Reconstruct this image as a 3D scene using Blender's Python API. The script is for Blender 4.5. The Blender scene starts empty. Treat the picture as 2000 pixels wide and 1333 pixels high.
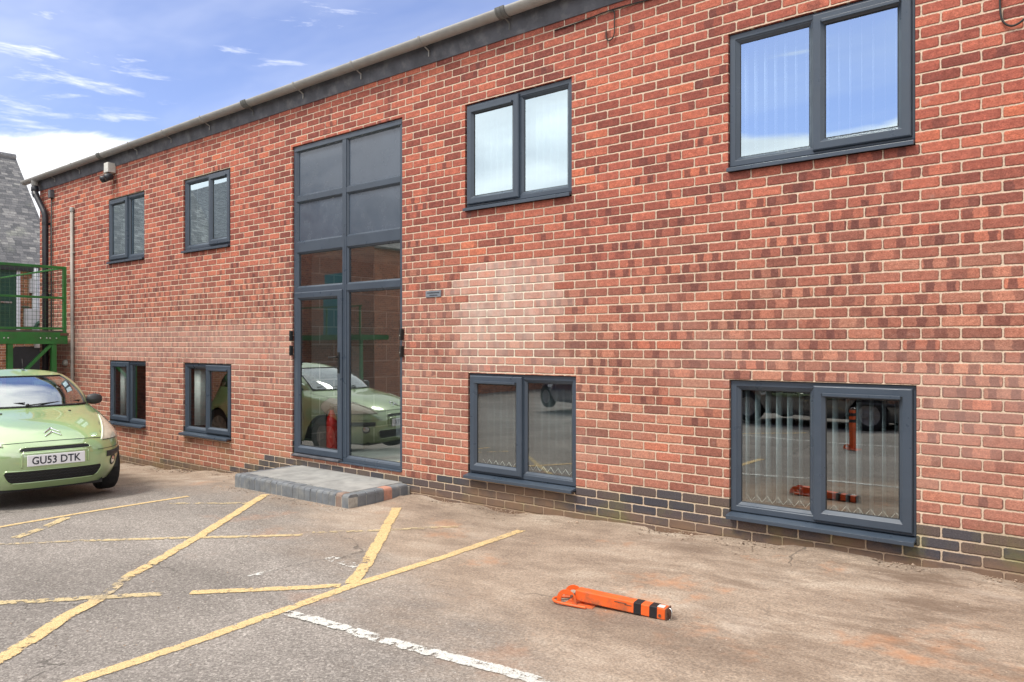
import bpy, math, random
import numpy as np
from math import sin, cos, tan, pi, radians, sqrt, atan2, floor
from mathutils import Vector, Matrix
random.seed(7)
D = bpy.data
SC = bpy.context.scene
COL = SC.collection

# ------------------------------------------------------------------ camera, sky, sun, exposure
# everything is laid out in metres with z = 0 at eye level; the whole place is lifted by H at the end
H = 1.65
YAW = radians(38.66)
CAMD = 5.48
FPX = 1470.0
cam = D.cameras.new('camera')
cam.sensor_width = 36.0
cam.lens = FPX / 2000.0 * 36.0
cam.shift_y = 6.5 / 2000.0
cam.clip_start = 0.05
cam.clip_end = 3000
camo = D.objects.new('camera', cam)
COL.objects.link(camo)
camo.location = (0, -CAMD, 0)
camo.rotation_euler = (radians(90), 0, YAW)
SC.camera = camo

SUN_EL, SUN_AZ = 58.0, 200.0      # azimuth measured clockwise from +y
SUN_STR, SKY_STR, EXPO = 2.2, 0.12, 0.60
w = D.worlds.new('World')
SC.world = w
w.use_nodes = True
SC.view_settings.view_transform = 'Standard'
SC.view_settings.look = 'None'
SC.view_settings.exposure = EXPO
SC.view_settings.gamma = 1.0
sl = D.lights.new('sun', 'SUN')
sl.energy = SUN_STR
sl.angle = radians(14)
sl.color = (1.0, 0.93, 0.83)
so = D.objects.new('sun', sl)
COL.objects.link(so)
_az = radians(SUN_AZ)
_dir = Vector((sin(_az) * cos(radians(SUN_EL)), cos(_az) * cos(radians(SUN_EL)), sin(radians(SUN_EL))))
so.rotation_euler = _dir.to_track_quat('Z', 'Y').to_euler()
so.location = (0, -8, 12)


# ------------------------------------------------------------------ node helper
class NT:
    def __init__(s, tree):
        s.t = tree
        s.L = tree.links

    def new(s, typ, **kw):
        n = s.t.nodes.new(typ)
        for k, v in kw.items():
            setattr(n, k, v)
        return n

    def put(s, sock, v):
        if v is None:
            return
        if isinstance(v, bpy.types.NodeSocket):
            s.L.new(v, sock)
        else:
            if isinstance(v, (tuple, list)) and len(v) == 3 and sock.type == 'RGBA':
                v = (v[0], v[1], v[2], 1)
            sock.default_value = v

    def m(s, op, a, b=None, c=None, clamp=False):
        n = s.new('ShaderNodeMath', operation=op)
        n.use_clamp = clamp
        s.put(n.inputs[0], a)
        s.put(n.inputs[1], b)
        s.put(n.inputs[2], c)
        return n.outputs[0]

    def add(s, a, b): return s.m('ADD', a, b)
    def sub(s, a, b): return s.m('SUBTRACT', a, b)
    def mul(s, a, b): return s.m('MULTIPLY', a, b)
    def div(s, a, b): return s.m('DIVIDE', a, b)
    def mn(s, a, b): return s.m('MINIMUM', a, b)
    def mx(s, a, b): return s.m('MAXIMUM', a, b)
    def gt(s, a, b): return s.m('GREATER_THAN', a, b)
    def lt(s, a, b): return s.m('LESS_THAN', a, b)
    def fl(s, a): return s.m('FLOOR', a)
    def fr(s, a): return s.m('FRACT', a)
    def ab(s, a): return s.m('ABSOLUTE', a)
    def inv(s, a): return s.m('SUBTRACT', 1.0, a)

    def ss(s, x, a, b, o0=0.0, o1=1.0):
        n = s.new('ShaderNodeMapRange', interpolation_type='SMOOTHSTEP')
        s.put(n.inputs[0], x)
        for i, v in zip((1, 2, 3, 4), (a, b, o0, o1)):
            s.put(n.inputs[i], v)
        return n.outputs[0]

    def xyz(s, v):
        n = s.new('ShaderNodeSeparateXYZ')
        s.put(n.inputs[0], v)
        return n.outputs[0], n.outputs[1], n.outputs[2]

    def cmb(s, x, y, z=0.0):
        n = s.new('ShaderNodeCombineXYZ')
        for i, v in enumerate((x, y, z)):
            s.put(n.inputs[i], v)
        return n.outputs[0]

    def noise(s, vec, scale=1.0, detail=2.0, rough=0.5, dist=0.0, col=False):
        n = s.new('ShaderNodeTexNoise')
        s.put(n.inputs['Vector'], vec)
        n.inputs['Scale'].default_value = scale
        n.inputs['Detail'].default_value = detail
        n.inputs['Roughness'].default_value = rough
        n.inputs['Distortion'].default_value = dist
        return n.outputs['Color' if col else 'Fac']

    def vor(s, vec, scale=1.0, out='Color', rnd=1.0, feature='F1'):
        n = s.new('ShaderNodeTexVoronoi', feature=feature)
        s.put(n.inputs['Vector'], vec)
        n.inputs['Scale'].default_value = scale
        n.inputs['Randomness'].default_value = rnd
        return n.outputs[out]

    def white(s, vec, out='Value'):
        n = s.new('ShaderNodeTexWhiteNoise', noise_dimensions='3D')
        s.put(n.inputs['Vector'], vec)
        return n.outputs[out]

    def mix(s, f, a, b, mode='MIX'):
        n = s.new('ShaderNodeMix', data_type='RGBA', blend_type=mode)
        s.put(n.inputs[0], f)
        s.put(n.inputs[6], a)
        s.put(n.inputs[7], b)
        return n.outputs[2]

    def ramp(s, f, stops, interp='LINEAR'):
        n = s.new('ShaderNodeValToRGB')
        n.color_ramp.interpolation = interp
        el = n.color_ramp.elements
        el[0].position = stops[0][0]
        el[0].color = (*stops[0][1], 1)
        el[1].position = stops[-1][0]
        el[1].color = (*stops[-1][1], 1)
        for p, c in stops[1:-1]:
            e = el.new(p)
            e.color = (*c, 1)
        s.put(n.inputs[0], f)
        return n.outputs[0]

    def scale(s, vec, f):
        n = s.new('ShaderNodeVectorMath', operation='MULTIPLY')
        s.put(n.inputs[0], vec)
        s.put(n.inputs[1], f)
        return n.outputs[0]

    def vadd(s, a, b):
        n = s.new('ShaderNodeVectorMath', operation='ADD')
        s.put(n.inputs[0], a)
        s.put(n.inputs[1], b)
        return n.outputs[0]

    def obj(s):
        return s.new('ShaderNodeTexCoord').outputs['Object']

    def uv(s):
        return s.new('ShaderNodeTexCoord').outputs['UV']

    def bump(s, h, strength=0.5, dist=0.01):
        n = s.new('ShaderNodeBump')
        n.inputs['Strength'].default_value = strength
        n.inputs['Distance'].default_value = dist
        s.put(n.inputs['Height'], h)
        return n.outputs[0]


# world: Nishita sky with a layer of cloud mixed over it by direction
def build_world():
    n = NT(w.node_tree)
    w.node_tree.nodes.clear()
    sky = n.new('ShaderNodeTexSky', sky_type='NISHITA')
    sky.sun_disc = False
    sky.sun_elevation = radians(SUN_EL)
    sky.sun_rotation = radians(SUN_AZ)
    sky.air_density = 1.0
    sky.dust_density = 0.6
    sky.ozone_density = 1.5
    dirv = n.new('ShaderNodeTexCoord').outputs['Generated']
    x, y, z = n.xyz(dirv)
    zz = n.mx(z, 0.0)
    inv = n.div(1.0, n.add(zz, 0.10))
    p = n.cmb(n.mul(x, inv), n.mul(y, inv), 0.0)
    # streaky thin cloud over the roof, heavier banks behind the camera
    wv = n.noise(p, 0.9, 3, 0.55)
    p2 = n.cmb(n.add(n.mul(n.mul(x, inv), 0.55), n.mul(wv, 0.7)), n.add(n.mul(y, inv), 7.3), 8.1)
    c1 = n.noise(p2, 2.3, 7, 0.60, 0.25)
    c2 = n.noise(p2, 0.62, 4, 0.5)
    back = n.ss(y, 0.25, -0.35)
    bias = n.add(n.mul(n.ss(z, 0.272, 0.205), 0.46), n.add(n.sub(n.mul(back, 0.24), n.mul(n.ss(y, .0, .3), .17)), n.mul(n.ss(z, .5, .8), .24)))
    def lobe(d, c0, c1_):
        v = n.new('ShaderNodeVectorMath', operation='DOT_PRODUCT')
        n.L.new(dirv, v.inputs[0])
        v.inputs[1].default_value = d
        return n.ss(v.outputs['Value'], c0, c1_)
    gap = lobe((-0.2753, -0.9125, 0.3027), .990, .9988)      # clear patch of sky behind the camera
    f = n.sub(n.add(n.add(n.mul(c1, 0.6), n.mul(c2, 0.42)), bias), n.mul(gap, .34))
    mask = n.ss(f, 0.545, 0.70)
    # flat wisps low over the yard's end
    ws = n.noise(n.cmb(n.mul(y, 9.0), n.mul(z, 46.0), n.mul(x, 2.0)), 1.0, 6, .62, .3)
    wl = n.add(n.mul(lobe((-0.8974, 0.3447, 0.2755), .9915, .9985), .09), n.mul(lobe((-0.9003, 0.2864, 0.3278), .994, .999), .03))
    m2 = n.mul(n.ss(n.add(ws, wl), .585, .86), .80)
    hz = n.mul(n.ss(n.noise(p2, 1.1, 5, .6), .40, .72), .20)
    mask = n.mx(n.mx(mask, m2), hz)
    blue = n.mix(1.0, sky.outputs[0], (1.10, 1.0, 1.18), 'MULTIPLY')
    shade = n.ss(n.noise(p2, 1.3, 5, 0.55), 0.35, 0.65)
    cloud = n.mix(shade, (7.2, 7.3, 7.6), (10.2, 10.1, 10.0))
    c = n.mix(mask, blue, cloud)
    bg = n.new('ShaderNodeBackground')
    n.put(bg.inputs[0], c)
    bg.inputs[1].default_value = SKY_STR
    out = n.new('ShaderNodeOutputWorld')
    n.L.new(bg.outputs[0], out.inputs[0])


build_world()


# ------------------------------------------------------------------ tagging
def tag(o, label=None, cat=None, group=None, kind=None):
    if label: o['label'] = label
    if cat: o['category'] = cat
    if group: o['group'] = group
    if kind: o['kind'] = kind
    return o


def empty(name, loc=(0, 0, 0), label=None, cat=None, group=None, kind=None):
    o = D.objects.new(name, None)
    o.empty_display_size = 0.2
    o.location = loc
    COL.objects.link(o)
    return tag(o, label, cat, group, kind)


def adopt(o, parent):
    """parent keeps the child's mesh where its coordinates say (child coords = place coords)"""
    if parent is None:
        return
    o.parent = parent
    p = parent
    off = Vector((0, 0, 0))
    while p is not None:
        off += Vector(p.location)
        p = p.parent
    o.location = -off


# ------------------------------------------------------------------ mesh builder
class MB:
    def __init__(s):
        s.v, s.f, s.uvs, s.sm = [], [], {}, []

    def quad(s, a, b, c, d):
        i = len(s.v)
        s.v += [tuple(a), tuple(b), tuple(c), tuple(d)]
        s.f.append((i, i + 1, i + 2, i + 3))
        return s

    def poly(s, pts):
        i = len(s.v)
        s.v += [tuple(p) for p in pts]
        s.f.append(tuple(range(i, i + len(pts))))
        return s

    def box(s, x0, x1, y0, y1, z0, z1):
        i = len(s.v)
        s.v += [(x0, y0, z0), (x1, y0, z0), (x1, y1, z0), (x0, y1, z0), (x0, y0, z1), (x1, y0, z1), (x1, y1, z1), (x0, y1, z1)]
        s.f += [(i, i + 3, i + 2, i + 1), (i + 4, i + 5, i + 6, i + 7), (i, i + 1, i + 5, i + 4), (i + 1, i + 2, i + 6, i + 5),
                (i + 2, i + 3, i + 7, i + 6), (i + 3, i, i + 4, i + 7)]
        return s

    def prism(s, pts2, ax, a0, a1):
        """extrude a 2D outline along axis ax ('x': pts=(y,z), 'y': pts=(x,z), 'z': pts=(x,y))"""
        def P(p, t):
            if ax == 'x': return (t, p[0], p[1])
            if ax == 'y': return (p[0], t, p[1])
            return (p[0], p[1], t)
        n = len(pts2)
        i = len(s.v)
        s.v += [P(p, a0) for p in pts2] + [P(p, a1) for p in pts2]
        for k in range(n):
            k2 = (k + 1) % n
            s.f.append((i + k, i + k2, i + n + k2, i + n + k))
        s.f.append(tuple(i + k for k in reversed(range(n))))
        s.f.append(tuple(i + n + k for k in range(n)))
        return s

    def bar(s, a, b, wd, dp=None, up=(0, 0, 1)):
        """rectangular bar from a to b"""
        dp = dp or wd
        a, b, up = Vector(a), Vector(b), Vector(up)
        d = (b - a).normalized()
        if abs(d.dot(up)) > 0.98:
            up = Vector((0, 1, 0))
        sd = d.cross(up).normalized()
        u = sd.cross(d).normalized()
        i = len(s.v)
        for p in (a, b):
            for sx, sz in ((-1, -1), (1, -1), (1, 1), (-1, 1)):
                s.v.append(tuple(p + sd * sx * wd / 2 + u * sz * dp / 2))
        s.f += [(i, i + 1, i + 2, i + 3), (i + 4, i + 7, i + 6, i + 5)]
        for k in range(4):
            k2 = (k + 1) % 4
            s.f.append((i + k, i + 4 + k, i + 4 + k2, i + k2))
        return s

    def tube(s, pts, r, seg=8, caps=True, smooth=True):
        pts = [Vector(p) for p in pts]
        n = len(pts)
        rs = r if isinstance(r, (list, tuple)) else [r] * n
        i0 = len(s.v)
        prev = None
        for k, p in enumerate(pts):
            if k == 0: t = pts[1] - pts[0]
            elif k == n - 1: t = pts[-1] - pts[-2]
            else: t = (pts[k + 1] - pts[k]).normalized() + (pts[k] - pts[k - 1]).normalized()
            t.normalize()
            if prev is None:
                up = Vector((0, 0, 1)) if abs(t.z) < 0.9 else Vector((0, 1, 0))
                u = (up - t * up.dot(t)).normalized()
            else:
                u = (prev - t * prev.dot(t)).normalized()
            prev = u
            v = t.cross(u)
            for j in range(seg):
                a = 2 * pi * j / seg
                s.v.append(tuple(p + (u * cos(a) + v * sin(a)) * rs[k]))
        for k in range(n - 1):
            for j in range(seg):
                j2 = (j + 1) % seg
                if smooth: s.sm.append(len(s.f))
                s.f.append((i0 + k * seg + j, i0 + k * seg + j2, i0 + (k + 1) * seg + j2, i0 + (k + 1) * seg + j))
        if caps:
            s.f.append(tuple(i0 + j for j in reversed(range(seg))))
            s.f.append(tuple(i0 + (n - 1) * seg + j for j in range(seg)))
        return s

    def lathe(s, prof, c, ax=(0, 0, 1), seg=24, smooth=True):
        """prof: list of (radius, offset along ax)"""
        ax = Vector(ax).normalized()
        up = Vector((0, 0, 1)) if abs(ax.z) < 0.9 else Vector((1, 0, 0))
        u = (up - ax * up.dot(ax)).normalized()
        v = ax.cross(u)
        c = Vector(c)
        i0 = len(s.v)
        for r, o in prof:
            for j in range(seg):
                a = 2 * pi * j / seg
                s.v.append(tuple(c + ax * o + (u * cos(a) + v * sin(a)) * r))
        for k in range(len(prof) - 1):
            for j in range(seg):
                j2 = (j + 1) % seg
                if smooth: s.sm.append(len(s.f))
                s.f.append((i0 + k * seg + j, i0 + k * seg + j2, i0 + (k + 1) * seg + j2, i0 + (k + 1) * seg + j))
        return s

    def grid(s, P, closeu=False, smooth=True, flip=False):
        nu, nv = len(P), len(P[0])
        i0 = len(s.v)
        for r in P:
            s.v += [tuple(p) for p in r]
        for a in range(nu - (0 if closeu else 1)):
            a2 = (a + 1) % nu
            for b in range(nv - 1):
                if smooth: s.sm.append(len(s.f))
                q = (i0 + a * nv + b, i0 + a2 * nv + b, i0 + a2 * nv + b + 1, i0 + a * nv + b + 1)
                s.f.append(q[::-1] if flip else q)
        return s

    def ring(s, x0, x1, z0, z1, wd, yf, yb, ch=0.012, och=0.004):
        """mitred picture-frame ring in the wall plane with a sloped inner bead"""
        def rect(o, y):
            return [(x0 + o, y, z0 + o), (x1 - o, y, z0 + o), (x1 - o, y, z1 - o), (x0 + o, y, z1 - o)]
        loops = [rect(0, yb), rect(0, yf + och), rect(och, yf), rect(wd - ch, yf), rect(wd, yf + ch), rect(wd, yb)]
        i0 = len(s.v)
        for l in loops:
            s.v += l
        for a in range(len(loops) - 1):
            for k in range(4):
                k2 = (k + 1) % 4
                s.f.append((i0 + a * 4 + k, i0 + a * 4 + k2, i0 + a * 4 + 4 + k2, i0 + a * 4 + 4 + k))
        return s

    def build(s, name, mat, parent=None, bevel=0, seg=2, uv=None, thick=0):
        me = D.meshes.new(name)
        me.from_pydata(s.v, [], s.f)
        me.materials.append(mat)
        if s.sm:
            fl = [False] * len(s.f)
            for k in s.sm:
                fl[k] = True
            me.polygons.foreach_set('use_smooth', fl)
        if uv:
            lay = me.uv_layers.new(name='UVMap')
            for p in me.polygons:
                for li in p.loop_indices:
                    lay.data[li].uv = uv[me.loops[li].vertex_index]
        me.update()
        me.validate()
        o = D.objects.new(name, me)
        COL.objects.link(o)
        adopt(o, parent)
        if thick:
            md = o.modifiers.new('solid', 'SOLIDIFY')
            md.thickness = thick
            md.offset = 0
        if bevel:
            md = o.modifiers.new('bevel', 'BEVEL')
            md.width = bevel
            md.segments = seg
            md.limit_method = 'ANGLE'
            md.angle_limit = radians(40)
        return o


def catmull(pts, n=8):
    pts = [Vector(p) for p in pts]
    P = [pts[0] * 2 - pts[1]] + pts + [pts[-1] * 2 - pts[-2]]
    out = []
    for i in range(1, len(P) - 2):
        for k in range(n):
            t = k / n
            a, b, c, d = P[i - 1], P[i], P[i + 1], P[i + 2]
            out.append(0.5 * ((2 * b) + (c - a) * t + (2 * a - 5 * b + 4 * c - d) * t * t + (3 * b - a - 3 * c + d) * t ** 3))
    out.append(pts[-1])
    return out


# ------------------------------------------------------------------ ground height and survey helpers
GK = [(-300, -4.4), (-60, -2.9), (-16, -2.02), (-11.3, -1.86), (-9.3, -1.728), (-8.1, -1.625), (-7.6, -1.600), (-5.5, -1.578), (-4.0, -1.545), (-2.3, -1.462), (-1.0, -1.438),
      (0, -1.42), (8, -1.36), (60, -1.3), (300, -1.3)]


def G(x):
    for (a, ga), (b, gb) in zip(GK, GK[1:]):
        if x <= b:
            return ga + (gb - ga) * (x - a) / (b - a)
    return GK[-1][1]


def ray(px, py):
    u = px - 1000
    return u * cos(YAW) - FPX * sin(YAW), u * sin(YAW) + FPX * cos(YAW), 673 - py


def on_ground(px, py):
    """where a surveyed point of the car park lies on the ground"""
    dx, dy, dz = ray(px, py)
    z = -1.5
    for _ in range(20):
        t = z / dz
        z = G(dx * t)
    return dx * t, dy * t - CAMD


def on_wall(px, py, p=0.0):
    dx, dy, dz = ray(px, py)
    t = (CAMD - p) / dy
    return dx * t, dz * t


# ------------------------------------------------------------------ materials
def pmat(name, color=(.5, .5, .5), rough=0.5, metal=0.0, spec=0.5, coat=0.0, vary=0.0, vscale=6.0, bump=0.0, bscale=60.0, dirt=None, dscale=3.0, damt=0.5):
    m = D.materials.new(name)
    m.use_nodes = True
    n = NT(m.node_tree)
    b = m.node_tree.nodes['Principled BSDF']
    c = color
    o = n.obj()
    if vary:
        f = n.noise(o, vscale, 4, 0.6)
        g = n.ss(f, 0.3, 0.7, 1 - vary, 1 + vary)
        c = n.mix(1.0, color, n.cmb(g, g, g), 'MULTIPLY')
    if dirt:
        f2 = n.ss(n.noise(o, dscale, 5, 0.65), 0.45, 0.7)
        c = n.mix(n.mul(f2, damt), c, dirt)
    n.put(b.inputs['Base Color'], c)
    rr = n.ss(n.noise(o, 9, 3), 0.3, 0.7, max(0.02, rough - .07), min(1, rough + .09))
    n.put(b.inputs['Roughness'], rr)
    b.inputs['Metallic'].default_value = metal
    b.inputs['Specular IOR Level'].default_value = spec
    b.inputs['Coat Weight'].default_value = coat
    b.inputs['Coat Roughness'].default_value = 0.04
    if bump:
        n.put(b.inputs['Normal'], n.bump(n.noise(o, bscale, 3, 0.6), 1.0, bump))
    return m


def brick_mat(name, facade=True, palette=None, mort=(.61, .475, .365), darken=0.0):
    m = D.materials.new(name)
    m.use_nodes = True
    n = NT(m.node_tree)
    b = m.node_tree.nodes['Principled BSDF']
    o = n.obj()
    X0, Y0, Z0 = n.xyz(o)
    nrm = n.new('ShaderNodeNewGeometry').outputs['Normal']
    nx = n.ab(n.xyz(nrm)[0])
    side = n.gt(nx, 0.7)
    X = n.add(n.mul(X0, n.inv(side)), n.mul(Y0, side))
    wob = n.noise(o, 34, 3, 0.6, col=True)
    wx, wy, wz = n.xyz(wob)
    Xw = n.add(X, n.mul(n.sub(wx, .5), .0075))
    Zw = n.add(Z0, n.mul(n.sub(wz, .5), .0065))
    lf = n.noise(n.cmb(n.mul(X, 0.9), 0.0, n.mul(Z0, 5.0)), 1.0, 2)
    Zw = n.add(Zw, n.mul(n.sub(lf, .5), .006))
    rf = n.div(n.sub(Zw, 0.033), 0.075)
    row = n.fl(rf)
    v = n.fr(rf)
    par = n.m('MODULO', n.ab(n.add(row, 1.0)), 2.0)
    jit = n.mul(n.sub(n.white(n.cmb(row, 3.3, 0)), .5), .010)
    uf = n.div(n.sub(n.sub(n.add(Xw, jit), 0.032), n.mul(par, 0.1125)), 0.225)
    col = n.fl(uf)
    u = n.fr(uf)
    bid = n.cmb(col, row, 0.0)
    rc = n.white(bid, 'Color')
    r1, r2, r3 = n.xyz(rc)
    r4 = n.white(n.cmb(col, row, 5.0))
    r5 = n.white(n.cmb(col, row, 9.0))
    du = n.mul(n.mn(u, n.inv(u)), .225)
    dv = n.mul(n.mn(v, n.inv(v)), .075)
    dd = n.mn(du, dv)
    # rounded corners
    cd = n.sub(.017, n.m('SQRT', n.add(n.m('POWER', n.mx(n.sub(.017, du), 0), 2), n.m('POWER', n.mx(n.sub(.017, dv), 0), 2))))
    dd = n.mn(dd, n.add(cd, 0.0))
    eroded = n.mul(n.sub(n.noise(o, 85, 4, 0.75), .5), .0095)
    dj = n.add(n.add(dd, eroded), n.mul(n.sub(r4, .5), .002))
    brick = n.ss(dj, .0036, .0062)
    cz = n.add(n.mul(n.add(row, .5), .075), .033)
    cx = n.add(n.add(n.mul(n.add(col, .5), .225), .032), n.mul(par, .1125))
    pal = palette or [(0, (.130, .050, .045)), (.16, (.190, .068, .055)), (.38, (.265, .092, .069)), (.58, (.325, .114, .083)),
                      (.80, (.390, .142, .096)), (.94, (.50, .172, .092)), (1, (.40, .210, .145))]
    tone = n.add(n.mul(r1, .72), n.mul(n.noise(o, 0.55, 2), .28))
    c = n.ramp(tone, pal)
    # drag marks and colour drift inside a brick
    drift = n.noise(n.cmb(n.add(n.mul(u, 2.2), n.mul(r2, 90)), n.mul(row, 7.3), n.mul(v, 1.2)), 1.6, 3, 0.55)
    c = n.mix(n.ss(drift, .38, .72), c, n.mix(1.0, c, (1.28, 1.25, 1.2), 'MULTIPLY'))
    low = n.ss(n.add(Z0, n.mul(n.sub(n.noise(o, .8, 3), .5), 1.3)), 1.5, -.1)
    if facade:
        # dustier, browner faces on the lower half of the wall
        buff = n.ramp(r3, [(0, (.19, .098, .074)), (.3, (.28, .143, .102)), (.6, (.37, .192, .135)), (.85, (.45, .262, .180)), (1, (.42, .14, .085))])
        c = n.mix(n.mul(low, .58), c, buff)
    upz = n.ss(Z0, .3, 1.6)
    c = n.mix(upz, c, n.mix(1.0, c, (.98, .90, .89), 'MULTIPLY')) if facade else c
    c = n.mix(1.0, c, (1.05, 1.0, .98), 'MULTIPLY') if facade else c
    # kiss marks: dark bands across the face
    ph = n.mul(r2, 6.283)
    fq = n.add(.95, n.mul(r5, .95))
    wv = n.m('COSINE', n.add(n.mul(n.sub(u, .5), n.mul(fq, 6.283)), n.mul(n.gt(r3, .5), 3.1416)))
    wv = n.add(wv, n.mul(n.sub(n.noise(o, 22, 3), .5), 1.5))
    band = n.mul(n.ss(wv, .10, .42), n.ss(n.ab(n.sub(v, .5)), .47, .36))
    bz = n.ss(n.ab(n.sub(n.add(Z0, n.mul(n.sub(n.noise(o, .7, 2), .5), .8)), .30)), .95, .30)
    bandon = n.gt(n.add(r4, n.mul(n.sub(bz, .5), .58)), .60)
    bs = n.mul(n.mul(band, bandon), n.add(.40, n.mul(r5, .38)))
    c = n.mix(bs, c, (.115, .047, .043))
    # grain
    gr = n.noise(n.scale(o, (1, 1, 2.2)), 95, 4, 0.75)
    gg = n.ss(gr, .30, .70, .60, 1.42)
    c = n.mix(1.0, c, n.cmb(gg, gg, gg), 'MULTIPLY')
    mt = n.noise(n.scale(o, (1, 1, 1.5)), 30, 5, .72)
    m1 = n.ss(mt, .30, .70, .80, 1.22)
    c = n.mix(1.0, c, n.cmb(m1, n.ss(mt, .30, .70, .74, 1.22), n.ss(mt, .30, .70, .74, 1.24)), 'MULTIPLY')
    fl = n.gt(n.noise(o, 60, 2, .6), .735)
    c = n.mix(n.mul(fl, .55), c, (.50, .26, .18))
    chip = n.gt(n.add(n.noise(n.vadd(o, (9, 4, 2)), 24, 3, .7), n.mul(r1, .03)), .735)
    c = n.mix(n.mul(chip, .75), c, (.50, .20, .11))
    mn_ = n.noise(o, 70, 3)
    mc = n.mix(n.ss(mn_, .3, .7), tuple(q * .86 for q in mort), tuple(min(1, q * 1.14) for q in mort))
    mc = n.mix(n.mul(n.ss(n.noise(o, 1.4, 4), .5, .75), .35), mc, tuple(q * .72 for q in mort))
    if facade:
        # lime bloom: a patch above the middle lower window, and a faint band along the wall
        ex = n.sub(1.0, n.div(n.ab(n.sub(cx, -4.44)), n.add(.50, n.mul(r5, .26))))
        mz = n.mul(n.gt(cz, -.30), n.lt(cz, .78))
        ex = n.mul(n.gt(ex, 0.0), mz)
        core = n.m('MULTIPLY', n.ss(n.noise(o, 5.5, 5, .7), .3, .7, .38, .82), n.add(.48, n.mul(r4, .50)))
        topw = n.ss(cz, -.35, .35, .45, 1.0)
        rx, rz = n.div(n.add(cx, 4.5), .95), n.div(n.sub(cz, .32), .85)
        rad = n.ss(n.m('SQRT', n.add(n.mul(rx, rx), n.mul(rz, rz))), 1.05, .2, .45, 1.08)
        em = n.mul(n.mul(n.mul(ex, core), topw), rad)
        c = n.mix(em, c, (.62, .49, .425))
        mc = n.mix(n.mul(n.mul(ex, .75), rad), mc, (.80, .76, .63))
        bl = n.mul(n.ss(n.noise(n.cmb(n.mul(X, .5), 0, n.mul(Z0, 1.5)), 1.0, 5, .65), .42, .70), n.ss(n.ab(n.sub(Z0, -.35)), 1.1, .15))
        c = n.mix(n.mul(bl, .30), c, (.56, .385, .33))
        lb = n.mul(n.ss(X, -6.2, -9.0), n.ss(n.ab(n.add(Z0, n.mul(n.sub(n.noise(n.cmb(X, 0, 0), 1.0, 3), .5), .25))), .42, .12))
        c = n.mix(n.mul(lb, .30), c, (.55, .36, .31))
        spk = n.mul(n.ss(n.noise(o, 9, 5, .75), .56, .74), .26)
        c = n.mix(spk, c, (.53, .36, .31))
        # plinth of blue engineering bricks, stepping with the ground
        T = n.add(-1.767, 0.0)
        for xs_ in (-11.2, -9.2, -8.75, -8.6, -8.45, -5.43):
            T = n.add(T, n.mul(n.gt(cx, xs_), .075))
        T = n.add(T, n.mul(n.gt(cx, -4.9), .075))
        T = n.add(T, n.mul(n.gt(cx, -3.05), .075))
        pl = n.lt(cz, n.add(T, 0.0))
        bp = n.ramp(r2, [(0, (.048, .050, .064)), (.5, (.075, .068, .076)), (.8, (.105, .078, .074)), (1, (.13, .092, .074))])
        bp = n.mix(1.0, bp, n.cmb(gg, gg, gg), 'MULTIPLY')
        c = n.mix(pl, c, bp)
        # algae on the plinth to the right, mud splashed at the foot
        gz = n.add(n.mul(X, .040), -1.40)
        hgt = n.sub(Z0, gz)
        alg = n.mul(n.mul(n.ss(n.noise(o, 3.2, 5, .65), .44, .64), n.ss(hgt, .36, .06)), n.mul(n.ss(X, -6.0, -3.2, .5, 1.0), .75))
        c = n.mix(n.mul(alg, .75), c, (.16, .15, .055))
        mc = n.mix(n.mul(pl, .35), mc, (.36, .30, .22))
        mc = n.mix(alg, mc, (.30, .31, .13))
        mud = n.ss(n.add(hgt, n.mul(n.sub(n.noise(n.scale(o, (1.2, 1, 2.5)), 1.6, 6, .7), .5), .62)), .20, -.02)
        undr = n.mul(n.ss(n.ab(n.sub(X, -4.35)), .72, .45), n.ss(hgt, .34, .16))
        mud = n.mx(n.mul(mud, .80), n.mul(undr, n.ss(n.noise(o, 6, 4), .3, .6, .45, .85)))
        c = n.mix(mud, c, (.215, .135, .088))
        mc = n.mix(n.mul(mud, .88), mc, (.26, .17, .115))
        gy = n.mul(n.mul(n.ss(hgt, .75, .25), n.ss(X, -6.0, -8.6)), n.ss(n.noise(o, 2.2, 4), .42, .62))
        c = n.mix(n.mul(gy, .35), c, (.26, .19, .085))
    c = n.mix(brick, mc, c)
    if darken:
        c = n.mix(darken, c, (.05, .04, .035))
    n.put(b.inputs['Base Color'], c)
    b.inputs['Roughness'].default_value = .88
    b.inputs['Specular IOR Level'].default_value = .28
    h = n.add(n.mul(n.ss(dj, .002, .0105), 1.0), n.mul(gr, .30))
    h = n.add(h, n.mul(r5, .12))
    n.put(b.inputs['Normal'], n.bump(h, 1.0, .0075))
    return m


def glass_mat(name='window_glass', refl=.22, tint=(.74, .80, .80), wave=.00025):
    m = D.materials.new(name)
    m.use_nodes = True
    n = NT(m.node_tree)
    m.node_tree.nodes.clear()
    tr = n.new('ShaderNodeBsdfTransparent')
    tr.inputs[0].default_value = (*tint, 1)
    gl = n.new('ShaderNodeBsdfGlossy')
    gl.inputs['Roughness'].default_value = 0.0
    gl.inputs['Color'].default_value = (.78, .93, 1, 1) if 'coated' in name else (.95, 1, 1, 1)
    if wave:
        n.put(gl.inputs['Normal'], n.bump(n.noise(n.obj(), 2.2, 1), 1.0, wave))
    fr = n.new('ShaderNodeFresnel')
    fr.inputs[0].default_value = 1.5
    fcg = n.new('ShaderNodeNewGeometry').outputs['Backfacing']
    f = n.mul(n.m('ADD', n.mul(fr.outputs[0], 1.6), refl, clamp=True), n.inv(fcg))
    mx = n.new('ShaderNodeMixShader')
    n.put(mx.inputs[0], f)
    n.L.new(tr.outputs[0], mx.inputs[1])
    n.L.new(gl.outputs[0], mx.inputs[2])
    out = n.new('ShaderNodeOutputMaterial')
    n.L.new(mx.outputs[0], out.inputs[0])
    return m


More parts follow.
